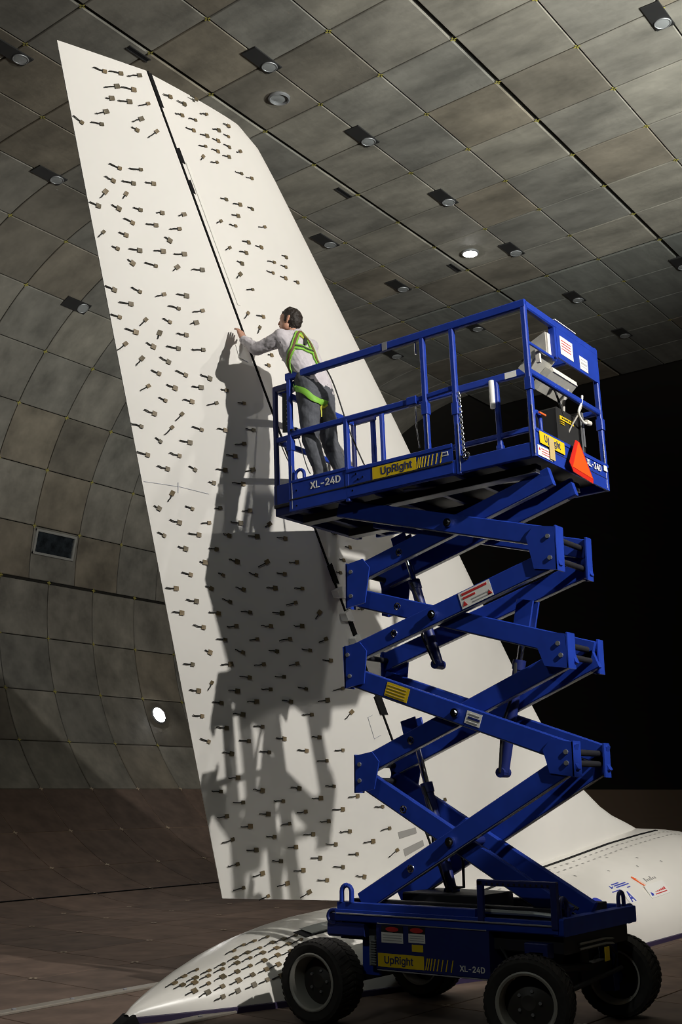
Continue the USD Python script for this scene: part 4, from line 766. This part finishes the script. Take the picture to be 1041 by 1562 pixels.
pf('plug', cyl((9.0, 3.95, PZ + .56), (9.08, 3.95, PZ + .565), .022, 12), 'box_lit_plug_white', smooth=40)
# the black case standing on the platform floor
cs_ = thing('equipment_case', 'black equipment case with a yellow label standing on the platform behind the end board', 'case')
z0_ = PZ + .102
case = lambda n, m, mt, **kw: obj(n, TP(m), mt, cs_, **kw)
case('case_body', box((8.56, 4.02, z0_), (8.98, 4.28, z0_ + .50), .015), 'case_black'); case('case_rim', box((8.99, 4.0, z0_), (9.05, 4.30, z0_ + .56), .012), 'case_black')
case('case_edge', [box((9.02, 3.992, z0_ + .25), (9.05, 4.0, z0_ + .56), .002), box((8.985, 3.992, z0_ + .1), (9.0, 4.0, z0_ + .53), .002)], 'steel_grey')
case('case_label', box((8.62, 4.012, z0_ + .40), (8.88, 4.02, z0_ + .435), .001), 'label_yellow'); case('case_label_lines', [box((8.62, 4.012, z0_ + .38 - i * .018), (8.70, 4.02, z0_ + .386 - i * .018), .001) for i in range(2)], 'label_yellow')
case('case_label_lettering', [box((8.65 + i * .033, 4.009, z0_ + .412), (8.67 + i * .033, 4.012, z0_ + .424), .001) for i in range(6)], 'case_black')

# ---------------------------------------------------------------- the man on the platform
def mball(p, r): return m3.Manifold.sphere(float(r), 20).translate([float(x) for x in p])
def chain(pts):
    """tapered limb: the hulls of consecutive balls (point, radius)"""
    out = [m3.Manifold.batch_hull([mball(*a), mball(*b)]) for a, b in zip(pts, pts[1:])]
    return m3.Manifold.batch_boolean(out, m3.OpType.Add)
def blob(*balls): return m3.Manifold.batch_hull([mball(*b) for b in balls])
def fuse(parts, res=.012, it=12):
    m = m3.Manifold.batch_boolean(parts, m3.OpType.Add).refine_to_length(res).to_mesh()
    t = trimesh.Trimesh(np.array(m.vert_properties[:, :3]), np.array(m.tri_verts)); trimesh.smoothing.filter_taubin(t, lamb=.5, nu=.52, iterations=it); return t
def wrinkle(t, amp, scale, seed):
    n = t.vertex_normals; p = t.vertices * scale; t.vertices = t.vertices + n * (amp * (meshkit.fbm(p, 3, seed) - .5))[:, None]; return t
PEL, WAI, CHE, NEC, HEA = V(8.12, 6.22, 5.30), V(8.10, 6.25, 5.47), V(8.06, 6.37, 5.72), V(8.04, 6.41, 5.88), V(8.01, 6.43, 6.025)
SHL, SHR = V(7.86, 6.42, 5.815), V(8.25, 6.38, 5.835)
ELL, WRL = V(7.83, 6.69, 5.76), V(7.87, 6.89, 5.915)
ELR, WRR = V(8.34, 6.46, 5.56), V(8.17, 6.57, 5.43)
HIL, HIR = V(8.02, 6.22, 5.25), V(8.22, 6.21, 5.27)
KNL, KNR = V(8.02, 6.20, 4.83), V(8.30, 6.19, 4.86)
ANL, ANR = V(8.00, 6.07, 4.40), V(8.36, 6.07, 4.41)
sd = unit(SHR - SHL); sp = lambda c, h, r, dy=0.0: [(c - sd * h + V(0, dy, 0), r), (c + sd * h + V(0, dy, 0), r)]
def torso(g): return [blob(*sp(PEL, .08, .105 + g), *sp(WAI, .075, .095 + g)), blob(*sp(WAI, .075, .095 + g), *sp(CHE, .095, .11 + g)), blob(*sp(CHE, .095, .11 + g), *sp(NEC - V(0, .01, .06), .085, .072 + g)), blob((SHL, .066 + g), *sp(CHE, .09, .09 + g)), blob((SHR, .066 + g), *sp(CHE, .09, .09 + g)), blob((SHL, .06 + g), (SHR, .06 + g), (NEC, .055 + g))]
def arms(g, a=0, b=1): return [chain([(SHL, .062 + g), (ELL, .044 + g), (WRL, .03 + g * b)]), chain([(SHR, .062 + g), (ELR, .044 + g), (WRR, .03 + g * b)])]
def legs(g, foot=True): return [chain([(HIL, .095 + g), (KNL, .06 + g), (ANL + V(0, 0, .02), .042 + g * 1.2)]), chain([(HIR, .095 + g), (KNR, .06 + g), (ANR + V(0, 0, .02), .042 + g * 1.2)])]
ff = unit(V(-.30, .95, .12)); fr = unit(np.cross(ff, V(0, 0, 1))); fu = np.cross(fr, ff)
H = lambda a, b, c: HEA + fr * a + ff * b + fu * c              # right, forward, up
head = [blob((H(0, -.012, .025), .088), (H(0, .03, .03), .074), (H(0, -.03, .0), .075)), blob((H(0, .035, .02), .066), (H(0, .055, -.06), .04), (H(.03, .02, -.05), .045), (H(-.03, .02, -.05), .045)),
        blob((H(0, .06, -.085), .024), (H(.03, .01, -.065), .03), (H(-.03, .01, -.065), .03), (H(0, -.02, -.03), .05)), chain([(H(0, .092, .02), .010), (H(0, .108, -.022), .013)]), chain([(H(.012, .092, -.05), .009), (H(-.012, .092, -.05), .009)]),
        chain([(H(0, -.02, -.06), .052), (NEC - V(0, .01, .03), .058)])]
for s_ in (-1, 1): head += [blob((H(s_ * .083, -.008, .015), .012), (H(s_ * .088, -.018, .022), .012), (H(s_ * .082, -.004, -.028), .008)), blob((H(s_ * .032, .083, .032), .012), (H(s_ * .012, .09, .03), .01))]
def hand(wr, palm, fdir, spread, thumb, tips):
    """palm and five separate fingers, each its own bent chain"""
    fdir, spread = unit(fdir), unit(spread); nrm = np.cross(fdir, spread); k = palm
    ms = [blob((wr, .026), (k - spread * .022, .017), (k + spread * .026, .017), (k + fdir * .03 - spread * .028, .014), (k + fdir * .03 + spread * .03, .014))]
    for i, (q, ln) in enumerate(((-.030, .066), (-.010, .078), (.010, .073), (.029, .058))):
        b = k + fdir * .03 + spread * q; curl = tips[i]
        d1 = unit(fdir + spread * q * 2 + nrm * curl * .4); d2 = unit(fdir + spread * q * 2 + nrm * curl * 1.4); d3 = unit(fdir + nrm * curl * 2.6)
        p1 = b + d1 * ln * .42; p2 = p1 + d2 * ln * .33; p3 = p2 + d3 * ln * .25
        ms.append(chain([(b, .0098), (p1, .0092), (p2, .0085), (p3, .0076)]))
    t0 = k - spread * .026 * thumb - fdir * .005; t1 = t0 + unit(-spread * thumb + fdir * .6 + nrm * .3) * .038; t2 = t1 + unit(fdir - spread * thumb * .2 + nrm * .4) * .03
    ms.append(chain([(t0, .015), (t1, .0115), (t2, .009)])); return ms
pl_ = WRL + V(.035, .055, .075); handL = hand(WRL, pl_, V(.12, .35, .95), V(.95, -.2, -.1), -1, (.55, .5, .5, .6))
pr_ = WRR + V(-.045, .045, -.012); handR = hand(WRR, pr_, V(-.45, .85, -.25), V(-.75, -.4, .2), 1, (1.2, 1.2, 1.2, 1.2))
man = thing('person', 'man in a grey long-sleeved shirt and safety harness reaching up to the rudder hinge', 'person')
skinm = fuse(torso(0) + arms(0) + legs(0) + head + handL + handR + [chain([(ANL, .04), (ANL + V(-.01, .13, -.05), .03)]), chain([(ANR, .04), (ANR + V(.01, .13, -.05), .03)])], .009, 8)
bodyp = obj('body', skinm, 'skin', man, smooth=True)
top_cut = NEC + V(0, -.012, .045)
shirtm = fuse(torso(.013) + [chain([(SHL, .078), ((SHL + ELL) / 2 + V(0, 0, -.008), .068), (ELL, .062), ((ELL + WRL) / 2, .05), (WRL - (WRL - ELL) * .06, .042)]), chain([(SHR, .078), (ELR, .060), (WRR - (WRR - ELR) * .08, .042)]), blob(*sp(WAI, .085, .105), *sp(PEL + V(0, 0, .06), .085, .108))], .011, 8)
shirtm = wrinkle(shirtm, .022, 16, 3); obj('shirt', shirtm, 'shirt', man, smooth=True, label='grey long-sleeved shirt')
obj('collar', torus(NEC + V(0, -.012, .02), unit(HEA - NEC + V(0, .05, 0)), .062, .016, 20, 8), 'shirt', man, smooth=True)
trm = fuse([blob(*sp(PEL, .085, .122), *sp(WAI - V(0, 0, .05), .08, .108)), blob((HIL, .112), (HIR, .112), (PEL + V(0, -.01, -.02), .12)), chain([(HIL, .115), ((HIL + KNL) / 2, .095), (KNL, .078), (ANL + V(0, .0, .12), .066), (ANL + V(0, 0, .0), .07)]), chain([(HIR, .115), ((HIR + KNR) / 2, .095), (KNR, .078), (ANR + V(0, .0, .12), .066), (ANR + V(0, 0, .0), .07)])], .012, 8)
trm = wrinkle(trm, .026, 13, 9); obj('trousers', trm, 'trousers', man, smooth=True, label='dark grey trousers')
hairm = fuse([blob((H(0, -.022, .036), .092), (H(0, .012, .05), .082), (H(0, -.04, -.01), .076), (H(0, -.03, -.045), .058)), blob((H(0, .03, .075), .055), (H(.02, .0, .09), .05), (H(-.03, .0, .085), .05)), blob((H(.07, .012, .03), .022), (H(.072, .02, -.01), .012)), blob((H(-.07, .012, .03), .022), (H(-.072, .02, -.01), .012))], .008, 4)
obj('hair', wrinkle(hairm, .02, 45, 5), 'hair', man, smooth=True)
for s_ in (-1, 1):
    obj('eye', trimesh.creation.icosphere(2, .0105).apply_translation(H(s_ * .031, .085, .018)), 'label_white', man, smooth=True); obj('pupil', trimesh.creation.icosphere(2, .005).apply_translation(H(s_ * .031, .0935, .018)), 'hair', man, smooth=True)
    obj('eyebrow', chain_ := fuse([chain([(H(s_ * .045, .083, .042), .005), (H(s_ * .015, .093, .042), .005)])], .006, 2), 'hair', man, smooth=True)
def dz_(y): return PZ + .102 + SAG * (y - PY)
for a, sx in ((ANL, -.012), (ANR, .014)):
    z = dz_(a[1]) + .03
    obj('shoe', fuse([blob((V(a[0], a[1] - .05, z + .012), .038), (V(a[0], a[1] + .0, z + .05), .045), (V(a[0] + sx, a[1] + .10, z + .012), .042), (V(a[0] + sx * 1.5, a[1] + .17, z), .032))], .012, 6), 'shoe', man, smooth=True)
from scipy.spatial import cKDTree
trees = {}
def strap(pts, w, m, name, base, n=16, lift_=.006, parent=None, **kw):
    """a webbing strap that follows the surface of the clothes under the guide points"""
    from scipy.interpolate import CubicSpline
    p = np.array(pts, float); t = np.linspace(0, len(p) - 1, n); p = (CubicSpline(range(len(p)), p)(t) if len(p) > 2 else p[0] + (p[1] - p[0]) * t[:, None])
    key = id(base)
    if key not in trees: trees[key] = cKDTree(base.vertices)
    _, ix = trees[key].query(p, 6); n_ = base.vertex_normals[ix].mean(1); n_ /= np.linalg.norm(n_, axis=1, keepdims=True)
    q = base.vertices[ix].mean(1); q = p - n_ * ((p - q) * n_).sum(1, keepdims=True) + n_ * lift_
    tt = np.gradient(q, axis=0); ww = np.cross(n_, tt); ww /= np.linalg.norm(ww, axis=1, keepdims=True)
    P = np.stack([q - ww * w / 2 - n_ * .008, q - ww * w / 2 + n_ * .003, q + n_ * .005, q + ww * w / 2 + n_ * .003, q + ww * w / 2 - n_ * .008], 1)
    return obj(name, grid(P), m, parent or man, smooth=60, **kw)
SL = [(8.058, 6.357, 5.92), (7.952, 6.313, 5.826), (7.885, 6.289, 5.711), (7.872, 6.317, 5.63), (7.900, 6.345, 5.546), (7.94, 6.345, 5.47)]
SR = [(8.029, 6.35, 5.909), (8.086, 6.323, 5.862), (8.08, 6.26, 5.77), (8.09, 6.225, 5.70), (8.09, 6.19, 5.62), (8.10, 6.165, 5.53)]
for sl in (SL, SR):
    strap(sl, .052, 'harness_green', 'harness_strap', shirtm, n=22, lift_=.012, label='green and brown harness webbing'); strap(sl, .022, 'harness_brown', 'strap_stripe', shirtm, n=22, lift_=.018); 
strap([(7.885, 6.288, 5.705), (7.938, 6.244, 5.70), (8.085, 6.229, 5.691)], .055, 'harness_green', 'harness_strap', shirtm, n=12, lift_=.014, label='green harness back strap'); strap([(7.90, 6.288, 5.705), (7.945, 6.244, 5.70), (8.075, 6.229, 5.691)], .018, 'harness_dark', 'strap_stripe', shirtm, n=12, lift_=.020)
strap([(7.988, 6.347, 5.878), (8.03, 6.33, 5.86), (8.078, 6.30, 5.82)], .045, 'harness_yellow', 'harness_strap', shirtm, n=10, lift_=.014)
strap([(8.07, 6.31, 5.86), (8.04, 6.28, 5.80), (7.99, 6.25, 5.74)], .03, 'harness_dark', 'harness_strap', shirtm, n=10, lift_=.016)
obj('back_ring', torus((8.06, 6.275, 5.79), unit(V(-.4, -.9, .2)), .03, .006, 14, 6), 'steel_grey', man, smooth=True)
strap([(7.93, 6.30, 5.34), (7.927, 6.272, 5.30), (7.917, 6.171, 5.245), (7.951, 6.132, 5.196), (8.012, 6.106, 5.176), (8.16, 6.126, 5.198)], .055, 'harness_green', 'hip_strap', trm, n=20, lift_=.012, label='bright green seat strap of the harness')
strap([(8.158, 6.124, 5.201), (8.129, 6.15, 5.168), (8.085, 6.15, 5.115), (8.06, 6.16, 5.06)], .05, 'harness_yellow', 'leg_strap', trm, n=12, lift_=.012)
obj('waist_pad', bar((7.985, 6.135, 5.52), (7.99, 6.13, 5.43), .012, .028, .003, up=(.6, -.7, 0)), 'belt_pale', man)
# lanyard, hanging strap, thin cables
def rope(name, label, cat, pts, r, m):
    from scipy.interpolate import CubicSpline
    p = np.array(pts, float); t = np.linspace(0, len(p) - 1, 8 * (len(p) - 1) + 1)
    return obj(name, tube(CubicSpline(range(len(p)), p)(t), r, 6), m, smooth=60, label=label, category=cat) if False else tag(obj(name, tube(CubicSpline(range(len(p)), p)(t), r, 6), m, smooth=60), label, cat)
rope('lanyard', 'dark safety lanyard running from the harness down to the platform floor', 'rope', [(8.33, 6.27, 5.64), (8.40, 6.17, 5.35), (8.46, 6.08, 5.0), (8.56, 5.95, 4.60), (8.60, 5.85, dz_(5.85) + .008)], .0075, 'cable_black')
rope('thin_cord', 'thin cord hanging from the platform mid rail to the toe board', 'cord', [(7.975, 6.31, 4.88), (7.98, 6.27, 4.75), (7.98, 6.22, 4.60), (7.98, 6.17, 4.50)], .005, 'cable_grey')
rope('thin_cord', 'thin dark cord behind the corner post of the platform', 'cord', [(8.0, 6.55, 4.90), (8.02, 6.50, 4.76), (8.03, 6.45, 4.66)], .005, 'cable_black')
hs_ = thing('hanging_strap', 'black strap with a row of white dots hanging in front of the man', 'strap', (8.02, 6.50, 0))
obj('webbing', bar((0, 0, 5.34), (.01, .0, 4.96), .012, .05, .003, up=(.6, -.8, 0)), 'cable_black', hs_)
for i in range(7): obj('white_dot', cyl((-.004 + .0012 * i, -.029, 5.26 - i * .04), (-.004 + .0012 * i, -.025, 5.26 - i * .04), .007, 8), 'label_white', hs_)
